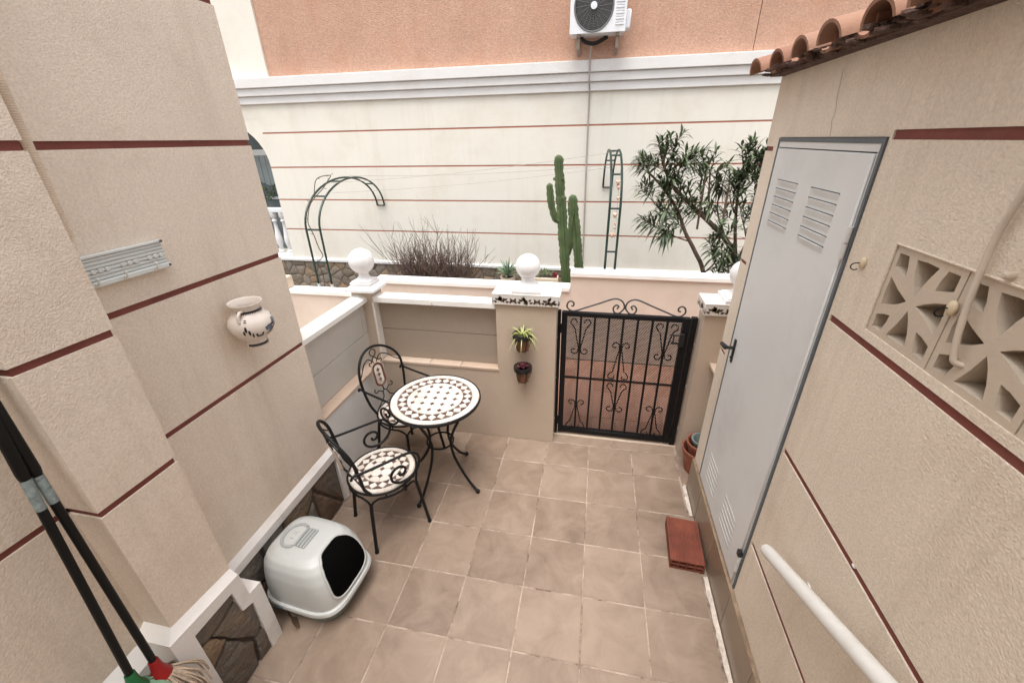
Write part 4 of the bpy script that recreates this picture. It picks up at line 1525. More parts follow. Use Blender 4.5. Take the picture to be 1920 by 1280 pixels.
loft([(.175, .150, 3.4, -.005, .0), (.19, .165, 3.4, -.003, .01), (.215, .188, 3.6, 0, .114)]).build('tray', M['tray'], lb, **kw)
loft([(.222, .194, 3.8, 0, .094), (.236, .206, 3.8, 0, .098), (.238, .208, 3.8, 0, .106), (.232, .203, 3.8, 0, .120), (.222, .194, 3.8, 0, .124)]).build('rim', M['box'], lb, **kw)
HL = [(.219, .192, 4.0, 0, .122), (.216, .190, 4.2, -.001, .17), (.211, .185, 4.2, -.004, .23), (.203, .178, 4.0, -.009, .285), (.188, .164, 3.8, -.018, .335), (.166, .145, 3.5, -.026, .366), (.135, .118, 3.0, -.032, .382), (.07, .062, 2.4, -.036, .389), (.001, .001, 2, -.036, .390)]


def hood_at(t, z):
    for i in range(len(HL) - 1):
        if HL[i][4] <= z <= HL[i + 1][4] or i == len(HL) - 2:
            k = (z - HL[i][4]) / (HL[i + 1][4] - HL[i][4])
            q = [HL[i][j] + (HL[i + 1][j] - HL[i][j]) * k for j in range(5)]
            c_, s_ = cos(t), sin(t)
            return Vector((q[0] * math.copysign(abs(c_) ** (2 / q[2]), c_) + q[3], q[1] * math.copysign(abs(s_) ** (2 / q[2]), s_), z))


fine = []
for i in range(len(HL) - 1):
    for k in range(4):
        fine.append(tuple(HL[i][j] + (HL[i + 1][j] - HL[i][j]) * k / 4 for j in range(5)))
hood = loft(fine + [HL[-1]], 72, False, False).build('hood', M['box'], lb, **kw)
# opening: patch following the hood surface
def open_pt(u, v):
    """u,v in [-1,1]; rounded trapezoid over the front and onto the top"""
    z = .145 + (.380 - .145) * (v + 1) / 2
    wid = .135 - .030 * ((v + 1) / 2) ** 2
    # find t with y = u*wid
    lo_, hi_ = 0.0, pi / 2
    y = abs(u) * wid
    for _ in range(22):
        md = (lo_ + hi_) / 2
        if hood_at(md, z).y < y: lo_ = md
        else: hi_ = md
    p = hood_at((lo_ + hi_) / 2, z)
    return Vector((p.x, math.copysign(p.y, u), p.z))


def onorm(u, v):
    e = .02
    a = open_pt(min(1, u + e), v) - open_pt(max(-1, u - e), v)
    c_ = open_pt(u, min(1, v + e)) - open_pt(u, max(-1, v - e))
    n = a.cross(c_)
    n.normalize()
    return n if n.dot(open_pt(u, v) - Vector((-.02, 0, .15))) > 0 else -n


def squ(t, k):
    c_, s_ = cos(t), sin(t)
    return (k * math.copysign(abs(c_) ** .55, c_), k * math.copysign(abs(s_) ** .55, s_))


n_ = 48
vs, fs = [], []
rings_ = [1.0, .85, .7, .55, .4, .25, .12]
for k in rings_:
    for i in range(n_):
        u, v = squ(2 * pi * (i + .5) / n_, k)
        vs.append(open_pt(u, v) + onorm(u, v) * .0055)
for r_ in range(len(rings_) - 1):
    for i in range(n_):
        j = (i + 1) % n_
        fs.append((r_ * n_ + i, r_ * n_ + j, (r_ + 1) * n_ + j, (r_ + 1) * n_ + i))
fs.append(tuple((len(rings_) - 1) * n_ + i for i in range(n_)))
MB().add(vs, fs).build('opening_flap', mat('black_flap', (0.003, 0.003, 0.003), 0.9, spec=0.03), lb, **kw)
MB().tube([open_pt(*squ(2 * pi * (i + .5) / n_, 1.0)) + onorm(*squ(2 * pi * (i + .5) / n_, .97)) * .003 for i in range(n_)], .0065, 8, True).build('opening_lip', M['box'], lb, **kw)


def top_pt(x, y, lift=0.0):
    z = .390 - 0.45 * ((x + .036) ** 2 + y * y) - 9 * ((x + .036) ** 4 + y ** 4)
    return (x, y, z + lift)


b = MB().tube([top_pt(-.085 + .062 * cos(a), .068 * sin(a), .003) for a in [radians(60 + 240 * i / 30) for i in range(31)]], .0085, 8)
gripm = mat('shaded_hood_plastic', (0.40, 0.415, 0.405), 0.4)  # same plastic as the hood, greyed to paint in shade on ring and ribs
b.build('grip_ring', gripm, lb, **kw)
for k, x in enumerate((-.046, -.026, -.008, .010)):
    MB().tube([top_pt(x, -.056, .003), top_pt(x, -.03, .004), top_pt(x, 0, .0045), top_pt(x, .03, .004), top_pt(x, .056, .003)], .0075, 8).build('top_rib', gripm, lb, **kw)
MB().tube([top_pt(-.0365, -.05, -.0005), top_pt(-.0365, 0, .0008), top_pt(-.0365, .05, -.0005)], .0022, 6).build('slot', M['clip'], lb, **kw)
b = MB()
for (x, y, lx, ly) in ((-.098, -.020, .010, .0028), (-.092, -.020, .002, .008), (-.084, -.020, .010, .0028), (-.098, .018, .012, .003), (-.088, .008, .003, .008), (-.083, .022, .003, .008), (-.104, .006, .006, .003)):
    z = top_pt(x, y)[2]
    b.box(x - lx / 2, x + lx / 2, y - ly / 2, y + ly / 2, z - .002, z + .0022)
b.build('embossed_mark', mat('emboss_grey', (0.33, 0.34, 0.33), 0.4), lb, smooth=False, **kw)
MB().rbox(-.115, -.065, -.2125, -.2055, .100, .115, .002).build('clip', M['clip'], lb, **kw)
MB().rbox(-.115, -.065, .2055, .2125, .100, .115, .002).build('clip', M['clip'], lb, **kw)
for ch_ in lb.children:
    if ch_.name != 'tray': ch_.location.z += .018
lb.location = (-1.415, -1.205, 0)
lb.rotation_euler.z = radians(-5)
# curled board scrap behind it
sc = MB()
pts_ = smooth_path([(-1.455, -1.405, .0), (-1.452, -1.425, .03), (-1.462, -1.43, .07), (-1.478, -1.42, .10)], 5)
vs = []
for p in pts_:
    vs += [(p.x, p.y, p.z), (p.x - .055, p.y + .045, p.z), (p.x - .055, p.y + .048, p.z), (p.x, p.y + .003, p.z)]
k = len(pts_)
fs = [(i * 4 + q, i * 4 + (q + 1) % 4, i * 4 + 4 + (q + 1) % 4, i * 4 + 4 + q) for i in range(k - 1) for q in range(4)]
sc.add([(v[0] + .03, v[1] - .01, v[2]) for v in vs], fs)
o = sc.build('cardboard_scrap', mat('brown_card', (0.24, 0.15, 0.10), 0.9, 0.2, 20))
tag(o, 'curled brown strip tucked between litter box and white plinth trim', 'cardboard')


# ================================================================== MOPS
def mop(p0, p1, lab, head, yarn, extra, r=.0115, seed=1):
    """handle from p0 (head) to p1"""
    p0, p1 = Vector(p0), Vector(p1)
    mp = empty('mop', (p0.x, p0.y, .345), lab, 'mop', 'mops leaning in the corner by the pilaster')
    d = (p1 - p0).normalized()
    L_ = (p1 - p0).length

    def at(t):
        return p0 + d * t
    MB().tube([at(0), at(L_)], r, 12).build('handle', M['handle'], mp)
    la, lb_ = extra['label']
    MB().tube([at(la), at(lb_)], r + .0007, 12).build('label_sleeve', M['label'], mp)
    MB().tube([at(lb_ + .005), at(lb_ + .02), at(lb_ + .30), at(lb_ + .31)], [r + .001, r + .0028, r + .0028, r], 12).build('grip', M['handle'], mp)
    if 'teal' in extra:
        MB().tube([at(lb_ + .31), at(lb_ + .42)], r + .006, 12).build('grip_end', M['teal'], mp)
    # socket and yarn
    MB().tube([at(.02), at(-.02), at(-.045), at(-.075)], [.015, .019, .030, .036], 16).build('socket', M[head], mp)
    b_ = MB()
    rr = random.Random(seed)
    base = at(-.07)
    for i in range(150):
        a = rr.uniform(0, 2 * pi)
        q = rr.uniform(.1, 1) ** .6
        rad = .036 * q
        out = .070 * q + rr.uniform(-.01, .012)
        s_ = base + Vector((cos(a) * rad, sin(a) * rad, 0))
        pts2 = [s_ + Vector((0, 0, .01)), s_ + Vector((cos(a) * out * .45, sin(a) * out * .45, -.03)), s_ + Vector((cos(a) * out * .9, sin(a) * out * .9, -.09 + rr.uniform(-.01, .01))),
                s_ + Vector((cos(a) * out, sin(a) * out, -.15))]
        for v in pts2:
            v.z = max(v.z, .352)
            v.x = max(v.x, -1.598)
        b_.tube(smooth_path(pts2, 3), .0032, 5, cap=False)
    tag(b_.build('yarn', M[yarn], mp), kind='stuff')
    return mp


mop((-1.500, -1.955, .640), (-1.575, -1.828, 1.80), 'mop with green socket and pale green yarn, outer one in the corner', 'green', 'mopg', {'label': (.70, .80)}, seed=1)
mop((-1.495, -1.893, .600), (-1.585, -1.815, 1.90), 'mop with red socket, beige yarn and teal handle end, beside the pilaster', 'red', 'mopb', {'label': (.735, .83), 'teal': 1}, r=.0115, seed=2)


# ================================================================== HANGING POTS
def hang_pot(x, zt, rt, h, lab, plant, matp, seed):
    y = .262 - rt - .012
    hp = empty('hanging_pot', (x, .262, zt - h), lab, 'hanging pot', 'pots hanging on the gate pillar')
    b_ = MB().tube([(x + (rt + .004) * cos(2 * pi * i / 28), y + (rt + .004) * sin(2 * pi * i / 28), zt - .016) for i in range(28)], .0028, 6, True)
    for a in (20, 160, 235, 305, 90):
        ca, sa = cos(radians(a)), sin(radians(a))
        b_.tube([(x + (rt + .006) * ca, y + (rt + .006) * sa, zt - .010), (x + rt * 1.05 * ca, y + rt * 1.05 * sa, zt - h * .45), (x + rt * .62 * ca, y + rt * .62 * sa, zt - h - .004), (x + rt * .72 * ca, y + rt * .72 * sa, zt - h - .018)], .0022, 5)
    b_.tube([(x + rt * .62 * cos(2 * pi * i / 20), y + rt * .62 * sin(2 * pi * i / 20), zt - h - .004) for i in range(20)], .0022, 6, True)
    b_.build('wire_holder', M['iron'], hp)
    pot(MB(), x, y, zt - h, rt, rt * .68, h, .022).build('pot', M['glzpot'], hp)
    MB().lathe([(rt * .96, -.034), (rt + .0035, -.034), (rt + .0055, .003), (rt - .006, .003), (rt - .008, -.02)], (x, y, zt - .0), 28, True).build('pot_rim', M['black'], hp)
    MB().lathe([(0.0001, 0), (rt - .012, 0)], (x, y, zt - .02), 20).build('soil', M['soil'], hp, fixn=False)
    rr = random.Random(seed)
    b_ = MB()
    if plant == 'spider':
        for i in range(44):
            a = rr.uniform(0, 2 * pi)
            l = rr.uniform(.08, .165)
            up = rr.uniform(.3, 1.0)
            w_ = rr.uniform(.0035, .006)
            pts2 = []
            for k in range(7):
                t = k / 6
                r = l * t * (1.15 - .35 * up)
                z = l * (up * t * 1.25 - (1.15) * t * t * (1.25 - up * .6))
                pts2.append(Vector((x + cos(a) * r, min(.258, y + sin(a) * r), zt - .018 + z)))
            sd_ = Vector((-sin(a), cos(a), 0)) * w_
            vs_ = []
            for k, p in enumerate(pts2):
                f = 1 - (k / 6) ** 2 * .92
                vs_ += [p - sd_ * f, p + Vector((0, 0, -.0012)), p + sd_ * f]
            b_.add(vs_, [(k * 3 + q, k * 3 + q + 1, k * 3 + q + 4, k * 3 + q + 3) for k in range(6) for q in (0, 1)])
        tag(b_.build('leaves', M['spider'], hp, fixn=False), kind='stuff')
    else:
        for i in range(34):
            a = rr.uniform(0, 2 * pi)
            r = rr.uniform(0, rt * .85)
            z = rr.uniform(-.005, .022) + (rt - r) * .35
            b_.sphere((x + r * cos(a), y + r * sin(a), zt - .015 + z), rr.uniform(.007, .013), 6, (1.2, 1, .7))
        tag(b_.build('leaves', M['purple'], hp), kind='stuff')


hang_pot(-.528, 1.005, .066, .125, 'hanging clay pot with pale striped grass leaves, upper one on the gate pillar', 'spider', None, 4)
hang_pot(-.527, .735, .062, .118, 'hanging clay pot with purple succulent, lower one on the gate pillar', 'purple', None, 5)

# ================================================================== PLANTER BEYOND THE PATH
pw = empty('planter_wall', (-.8, 1.81, 0), 'stepped peach planter wall with white coping beyond the path', 'wall')
for (xa, xb, zt) in ((-6.6, -2.52, .612), (-2.52, -.285, .797), (-.285, 2.2, .963)):
    MB().box(xa, xb, 1.735, 1.875, 0, zt - .001).build('wall_section', M['peach'], pw, smooth=False)
    MB().rbox(xa - (0 if xa < -6 else .004), xb - .005, 1.715, 1.895, zt, zt + .045, .004).build('coping', M['coping'], pw)
sg = MB().add([(-6.6, 1.876, .45), (2.2, 1.876, .45), (2.2, 2.22, .45), (-6.6, 2.22, .45), (-6.6, 2.24, .02), (2.2, 2.24, .02), (2.2, 3.79, -.06), (-6.6, 3.79, -.06), (-6.6, 1.876, -.2), (2.2, 1.876, -.2), (2.2, 3.79, -.2), (-6.6, 3.79, -.2)],
              [(0, 1, 2, 3), (3, 2, 5, 4), (4, 5, 6, 7), (8, 11, 10, 9), (0, 8, 9, 1)]).build('planting_bed', M['soil'], smooth=False, fixn=False)
tag(sg, 'dark soil of the planting bed', kind='structure')

# ================================================================== NEIGHBOUR HOUSE
nh = empty('neighbour_house', (-1.5, 3.9, 0), 'neighbouring house with cream lower wall, white cornice and salmon upper wall', 'house')
NY = 3.8


def Ny(u, v, d):
    return (u, NY + d, v)


NZ = [.961, 1.433, 1.917, 2.402]
holes = [(-5.2, 4.0, z - .0105, z + .0105) for z in NZ] + [(-7.0, -5.2, .47, 2.6)]
slab(Ny, -9.0, 4.0, -.05, 2.80, .15, holes).build('lower_wall', M['cream'], nh, smooth=False)
for z in NZ:
    MB().box(-5.198, 4.0, NY + .006, NY + .14, z - .012, z + .012).build('groove_band', M['bandn'], nh, smooth=False)
# arched porch opening
ar = [(-7.0, .47), (-6.4 + 0, .47)]
cxA, rA = -5.80, .60
jamb = [(cxA + rA, .47)] + [(cxA + rA * cos(radians(a)), 1.93 + .60 * sin(radians(a))) for a in range(0, 181, 9)] + [(cxA - rA, .47)]
outerA = [(-5.2, .47), (-5.2, 2.6), (-7.0, 2.6), (-7.0, .47)]
spand = [(-5.2, .47)] + [(-5.2, 2.6), (-7.0, 2.6), (-7.0, .47)] + list(reversed(jamb))[0:]
MB().prism([(-5.2, 2.6)] + [(cxA + rA * cos(radians(a)) - (.0005 if a == 0 else 0), 1.93 + .60 * sin(radians(a))) for a in range(0, 91, 9)] + [(cxA, 2.6)], Ny, .002, .148).build('arch_spandrel', M['cream'], nh, smooth=False)
MB().prism([(cxA, 2.6)] + [(cxA + rA * cos(radians(a)), 1.93 + .60 * sin(radians(a))) for a in range(90, 181, 9)] + [(cxA - rA, .47), (-7.0, .47), (-7.0, 2.6)], Ny, .002, .148).build('arch_spandrel', M['cream'], nh, smooth=False)
MB().box(-6.6, -5.0, 4.45, 4.5, .2, 2.8).build('porch_glass', M['glass'], nh, smooth=False)
MB().box(-7.2, -5.0, 3.96, 5.2, .30, .46).build('porch_floor', M['cream'], nh, smooth=False)
MB().box(-5.1, -5.0, 3.951, 5.2, .46, 2.8).build('porch_side', M['cream'], nh, smooth=False)
wd = MB().rbox(-6.6, -5.1, 4.40, 4.44, 2.08, 2.17, .004).rbox(-6.6, -5.1, 4.40, 4.44, 1.36, 1.40, .004)
wd.build('porch_window_bar', M['whitepvc'], nh)
b = MB()
for i in range(25):
    x = -6.5 + i * .055
    b.box(x, x + .05, 4.41 + .006 * (i % 2), 4.43, 1.62 + .03 * sin(i * .9), 2.08)
b.build('porch_blind', M['blind'], nh, smooth=False)
MB().rbox(-6.6, -5.205, 3.83, 3.93, 1.22, 1.29, .006).build('balustrade_rail', M['whitepvc'], nh)
MB().rbox(-6.6, -5.205, 3.83, 3.93, .47, .53, .006).build('balustrade_foot', M['whitepvc'], nh)
for i in range(7):
    x = -5.29 - i * .17
    MB().lathe([(.05, 0), (.05, .04), (.03, .06), (.035, .10), (.058, .20), (.052, .28), (.03, .42), (.028, .52), (.045, .55), (.03, .58), (.05, .62), (.05, .69)], (x, 3.88, .53), 16).build('baluster', M['ball'], nh)
rp = random.Random(2)
b = MB()
for i in range(60):
    b.sphere((rp.uniform(-6.3, -5.15), 4.34, 1.38 + rp.uniform(0, .18)), rp.uniform(.015, .035), 6)
tag(b.build('porch_plants', M['leaf'], nh), kind='stuff')
# base ledge and stone cladding
MB().add([(-9, NY + .01, .485), (-9, NY - .035, .462), (-9, NY - .035, .428), (-9, NY + .01, .428), (4, NY + .01, .485), (4, NY - .035, .462), (4, NY - .035, .428), (4, NY + .01, .428)],
         [(0, 1, 5, 4), (1, 2, 6, 5), (2, 3, 7, 6), (0, 3, 2, 1), (4, 5, 6, 7)]).build('base_ledge', M['cornice'], nh, smooth=False)
stones(nh, lambda u, v, d: (u, NY - .006 - d, v), -5.75, .1, -.10, .426, .15, .003, M['stonen'], .014, random.Random(21), 1.25)
MB().box(-9, 4, NY - .008, NY, -.1, .427).build('cladding_bed', M['mortarn'], nh, smooth=False)
# cornice of three stepped bands
for (za, zb, d) in ((2.785, 2.885, .035), (2.886, 2.985, .065), (2.986, 3.112, .095)):
    MB().rbox(-9, 4, NY - d, NY + .15, za, zb, .006).build('cornice_band', M['cornice'], nh)
MB().box(-4.87, 1.595, NY + .03, NY + .2, 3.05, 5.8).build('upper_wall', M['salmon'], nh, smooth=False)
MB().box(1.603, 4, NY + .03, NY + .2, 3.05, 5.8).build('upper_wall', M['salmon'], nh, smooth=False)
MB().box(-9, -4.871, NY - .0, NY + .2, 3.05, 5.8).build('corner_pilaster', M['cream'], nh, smooth=False)

# air conditioner
ac = empty('air_conditioner', (-.20, 3.6, 3.32), 'white outdoor air conditioner on brackets high on the salmon wall', 'air conditioner')
Y0 = 3.47
vs_hole = [(-.255 + .215 * cos(radians(a)), 3.585 + .255 * sin(radians(a)) * .93) for a in range(0, 360, 9)]
MB().prism([(-.520, 3.335), (.110, 3.335), (.110, 3.875), (-.520, 3.875)], lambda u, v, d: (u, Y0 + d, v), 0, .02, [vs_hole]).build('front_panel', M['ac'], ac, smooth=False)
MB().box(-.518, .108, Y0 + .02, Y0 + .27, 3.337, 3.873).build('casing', M['ac'], ac, smooth=False)
MB().box(-.500, .09, Y0 + .018, Y0 + .0205, 3.35, 3.86).build('fan_well', M['acdk'], ac, smooth=False)
b = MB()
for r in [.03 + .0135 * i for i in range(14)]:
    b.tube([(-.255 + r * cos(2 * pi * i / 32), Y0 - .004 - .010 * (1 - r / .215), 3.585 + 1.10 * r * sin(2 * pi * i / 32)) for i in range(32)], .0019, 4, True)
for k in range(20):
    a = 2 * pi * k / 20
    b.tube([(-.255 + .03 * cos(a), Y0 - .013, 3.585 + .033 * sin(a)), (-.255 + .215 * cos(a + .35), Y0 - .003, 3.585 + .236 * sin(a + .35))], .0021, 4)
b.build('fan_grille', M['acgr'], ac)
MB().tube([(-.255 + .216 * cos(2 * pi * i / 40), Y0 - .001, 3.585 + .238 * sin(2 * pi * i / 40)) for i in range(40)], .009, 8, True).build('grille_ring', M['acgr'], ac)
MB().lathe([(0.0001, 0), (.036, 0), (.036, .012), (0.0001, .014)], (0, 0, 0), 24).xf(lambda v: (-.255 + v.x, Y0 - .013 - v.z, 3.585 + v.y)).build('hub_cap', M['ac'], ac)
for i in range(9):
    z = 3.395 + i * .052
    MB().rbox(-.005, .085, Y0 - .006, Y0 + .003, z, z + .020, .003).build('louvre', M['ac'], ac)
    MB().box(-.003, .083, Y0 - .0012, Y0 + .001, z + .0205, z + .0265).build('louvre_slot', M['acgr'], ac, smooth=False)
MB().rbox(.108, .165, Y0 + .06, Y0 + .24, 3.37, 3.55, .01).build('valve_cover', M['ac'], ac)
for x in (-.42, .03):
    MB().box(x - .018, x + .018, Y0 + .02, 3.83, 3.305, 3.335).add([(x - .018, 3.8, 3.305), (x + .018, 3.8, 3.305), (x + .018, 3.8, 3.17), (x - .018, 3.8, 3.17), (x - .018, 3.83, 3.17), (x + .018, 3.83, 3.17), (x - .018, 3.60, 3.305), (x + .018, 3.60, 3.305)],
        [(0, 1, 2, 3), (3, 2, 5, 4)]).box(x - .018, x + .018, Y0 + .05, Y0 + .08, 3.19, 3.305).build('bracket', M['rust'], ac, smooth=False)
MB().tube(smooth_path([(-.40, 3.66, 3.33), (-.33, 3.68, 3.285), (-.22, 3.70, 3.275), (-.08, 3.68, 3.33)]), .022, 10).build('hose', M['black'], ac)
dp = MB().tube(smooth_path([(-.272, 3.70, 3.32), (-.276, 3.70, 3.16), (-.276, 3.69, 3.10), (-.272, 3.70, 2.90), (-.262, 3.775, 2.77), (-.258, 3.783, 2.4), (-.245, 3.783, 1.6), (-.228, 3.783, .74), (-.225, 3.783, .3)], 5), .0105, 10).build('drain_pipe', M['pipe'])
tag(dp, 'thin grey drain pipe running down the neighbour wall from the air conditioner', 'pipe')

# ================================================================== GARDEN ARCHES


def garden_arch(f0, f1, e0, e1, zleg, zpeak, lab, rungs):
    """two parallel tubes: legs from the bed, then an arc over to the neighbour wall"""
    ga = empty('garden_arch', f0, lab, 'garden arch', 'half arches fixed to the neighbour wall')
    rails = []
    for f, e in ((f0, e0), (f1, e1)):
        f, e = Vector(f), Vector(e)
        top = Vector((f.x, f.y, zleg))
        pts2 = [f, f + (top - f) * .5, top]
        n = 24
        for i in range(1, n + 1):
            a = pi * i / n
            t = (1 - cos(a)) / 2
            zb = zleg + (e.z - zleg) * t
            pts2.append(Vector((f.x + (e.x - f.x) * t, f.y + (e.y - f.y) * t, zb + (zpeak - (zleg + e.z) / 2) * sin(a))))
        rails.append(pts2)
        MB().tube(pts2, .0125, 8).build('tube', M['archg'], ga)
        MB().tube([Vector((f.x, f.y, .44)), f + Vector((0, 0, .05))], .017, 8).build('foot', M['whitepvc'], ga)
    for i in rungs:
        if isinstance(i, float):
            a = rails[0][0].lerp(rails[0][2], i); c_ = rails[1][0].lerp(rails[1][2], i)
        else:
            a, c_ = rails[0][i], rails[1][i]
        MB().tube([a, c_], .0095, 8).build('rung', M['archg'], ga)
    return rails


ra = garden_arch((-3.47, 2.02, .60), (-3.285, 2.02, .60), (-3.452, 3.78, 1.36), (-3.335, 3.78, 1.36), 1.32, 1.83, 'dark green tube half arch at left with a dry vine, above the stepped planter', (.45, 2, 8, 12, 20, 26))
rb = garden_arch((.060, 2.03, .80), (.165, 2.03, .80), (-.005, 3.78, 1.63), (.112, 3.78, 1.63), 1.60, 2.12, 'dark green tube half arch at right strung with shells, between cactus and oleander', (.45, 1.0, 7, 11, 13, 20, 26))
rv = random.Random(8)
vp = [Vector((-3.40, 2.03, .62))]
for i in range(9):
    vp.append(Vector((-3.38 + rv.uniform(-.05, .05), 2.04 + rv.uniform(-.02, .02), .75 + i * .085)))
for i in (6, 9, 11):
    vp.append(ra[0][i] + Vector((.06 + rv.uniform(-.05, .05), 0, .04)))
vp += [ra[0][12] + Vector((.02, 0, .07)), ra[0][10] + Vector((-.03, 0, .10)), ra[0][9] + Vector((-.04, 0, -.02))]
b = MB().tube(smooth_path(vp, 4), .0055, 5)
for i in range(16):
    q = vp[rv.randrange(len(vp))]
    b.tube([q, q + Vector((rv.uniform(-.07, .07), rv.uniform(-.03, .03), rv.uniform(-.02, .06)))], .003, 4)
tag(b.build('dry_vine', M['twig']), 'dry brown vine twisting up the left garden arch', 'vine')
for k, (za, zb_, ya, yb_) in enumerate(((1.80, 2.10, 2.5, 2.8), (1.85, 1.98, 3.0, 2.6), (1.68, 1.93, 2.55, 3.05))):
    pts2 = []
    for i in range(13):
        t = i / 12
        pts2.append((-3.38 + 3.46 * t, ya + (yb_ - ya) * t, za + (zb_ - za) * t - .04 * sin(pi * t)))
    o = MB().tube(pts2, .0022, 4).build('line', M['pipe'])
    tag(o, ('thin line strung between the garden arches, topmost of three', 'thin line strung between the garden arches, middle of three', 'thin line strung between the garden arches, lowest of three')[k], 'line', 'lines between the arches')
ss = empty('shell_string', (.13, 2.05, 1.85), 'string of pinkish shells hanging on the right garden arch', 'shell string')
MB().tube([(.135, 2.03, 2.0), (.133, 2.03, 1.3)], .0016, 4).build('cord', M['pipe'], ss)
for (x, z, r) in ((.120, 1.845, .030), (.128, 1.80, .026), (.133, 1.70, .024), (.118, 1.535, .030), (.128, 1.45, .020), (.124, 1.41, .020), (.105, 1.335, .030), (.13, 1.335, .022)):
    b = MB().sphere((0, 0, 0), r * .75, 12)
    b.xf(lambda v, x=x, z=z, r=r: (x + v.x * (1 + .35 * sin(v.z * 180)), 2.02 + v.y, z + v.z * 1.15 + .3 * abs(v.x)))
    b.build('shell', M['shell'], ss)

# ================================================================== PLANTS


def cactus_stem(pts2, r, n_rib=5, seed=0):
    """ribbed columnar stem with seasonal waists"""
    P = smooth_path(pts2, 16)
    rr = random.Random(seed)
    b_ = MB()
    n = n_rib * 4
    k = len(P)
    acc = 0
    TL = sum((P[i] - P[i - 1]).length for i in range(1, k))
    vs_ = []
    for i, p in enumerate(P):
        t = (P[min(i + 1, k - 1)] - P[max(i - 1, 0)]).normalized()
        ax = Vector((1, 0, 0)) - t * t.x
        ax.normalize()
        ay = t.cross(ax)
        if i: acc += (P[i] - P[i - 1]).length
        rad = r * (.93 + .13 * abs(sin(acc * 14 + seed)) + rr.uniform(-.02, .02))
        dtip = (TL - acc) / (r * 1.15)
        if dtip < 1: rad *= max(.03, 1 - (1 - dtip) ** 2) ** .5
        for q in range(n):
            a = 2 * pi * q / n
            f = (1.16, .86, .62, .86)[q % 4]
            f *= 1 + (.06 * sin(acc * 95 + q * 7) if q % 4 == 0 else 0)
            vs_.append(p + (ax * cos(a) + ay * sin(a)) * rad * f)
    fs_ = []
    for i in range(k - 1):
        for q in range(n):
            l = (q + 1) % n
            fs_.append((i * n + q, i * n + l, (i + 1) * n + l, (i + 1) * n + q))
    fs_.append(tuple((k - 1) * n + q for q in range(n)))
    return b_.add(vs_, fs_)


ct = empty('cactus', (-.36, 2.2, .36), 'tall columnar green cactus with side arms in the planting bed', 'cactus')
cactus_stem([(-.352, 2.2, .34), (-.365, 2.2, .75), (-.400, 2.2, 1.1), (-.430, 2.2, 1.4), (-.448, 2.2, 1.60), (-.458, 2.2, 1.72)], .050, 5, 1).build('stem', M['cactus'], ct)
cactus_stem([(-.458, 2.2, 1.62), (-.470, 2.2, 1.80), (-.480, 2.2, 1.92), (-.487, 2.2, 1.97)], .046, 5, 2).build('stem', M['cactus'], ct)
cactus_stem([(-.480, 2.2, 1.90), (-.487, 2.2, 1.99), (-.490, 2.2, 2.05), (-.493, 2.2, 2.10)], .042, 5, 3).build('stem', M['cactus'], ct)
cactus_stem([(-.455, 2.2, 1.44), (-.510, 2.19, 1.48), (-.550, 2.18, 1.60), (-.568, 2.18, 1.72), (-.578, 2.18, 1.83)], .034, 5, 4).build('arm', M['cactus'], ct)
cactus_stem([(-.385, 2.22, 1.02), (-.345, 2.22, 1.14), (-.335, 2.22, 1.28), (-.330, 2.22, 1.42), (-.325, 2.22, 1.52)], .034, 5, 5).build('arm', M['cactus'], ct)
cactus_stem([(-.325, 2.23, 1.50), (-.328, 2.23, 1.58), (-.33, 2.23, 1.64), (-.33, 2.23, 1.71)], .048, 5, 7).build('arm', M['cactus'], ct)
cactus_stem([(-.205, 2.24, .36), (-.218, 2.24, .80), (-.245, 2.24, 1.05), (-.275, 2.24, 1.30), (-.305, 2.24, 1.48), (-.318, 2.24, 1.60)], .045, 5, 6).build('stem', M['cactus'], ct)
for k in (1, 2, 3):
    for s_ in (-1, 1):
        MB().sphere((-.474 + s_ * .046 - .003 * k, 2.19, 1.845 + .012 * k), .017, 8).build('bud', M['cactus'], ct) if k == 2 else None

# dry bush


def twig_bush(cx, cy, z0, n, h, spread, seed):
    rr = random.Random(seed)
    b_ = MB()

    def grow(p, d, l, r, depth):
        q = p
        pts2 = [p]
        dd = d.copy()
        for i in range(3):
            dd = (dd + Vector((rr.uniform(-.13, .13), rr.uniform(-.13, .13), .06))).normalized()
            q = q + dd * l / 3
            pts2.append(q)
        b_.tube(pts2, [r, r * .88, r * .76, r * .62], 4, cap=False)
        if depth == 0: return
        for i in range(rr.choice((2, 3, 3))):
            k = rr.choice((1, 2, 3, 3))
            nd = (dd + Vector((rr.uniform(-.65, .65), rr.uniform(-.65, .65), rr.uniform(.0, .4)))).normalized()
            grow(pts2[k], nd, l * rr.uniform(.55, .85), r * .6, depth - 1)
    for i in range(n):
        a = rr.uniform(0, 2 * pi)
        s_ = rr.uniform(.1, 1)
        d = Vector((cos(a) * spread * s_, sin(a) * spread * s_ * .5, 1)).normalized()
        grow(Vector((cx + cos(a) * .24 * s_, cy + sin(a) * .12 * s_, z0)), d, h * rr.uniform(.34, .46), rr.uniform(.007, .011), 3)
    return b_


db = empty('dry_bush', (-2.05, 2.55, .3), 'leafless brown bush of many thin twigs in the planting bed', 'bush')
tag(twig_bush(-2.05, 2.45, .10, 95, 1.06, .78, 3).build('twigs', M['twig'], db, fixn=False), kind='stuff')


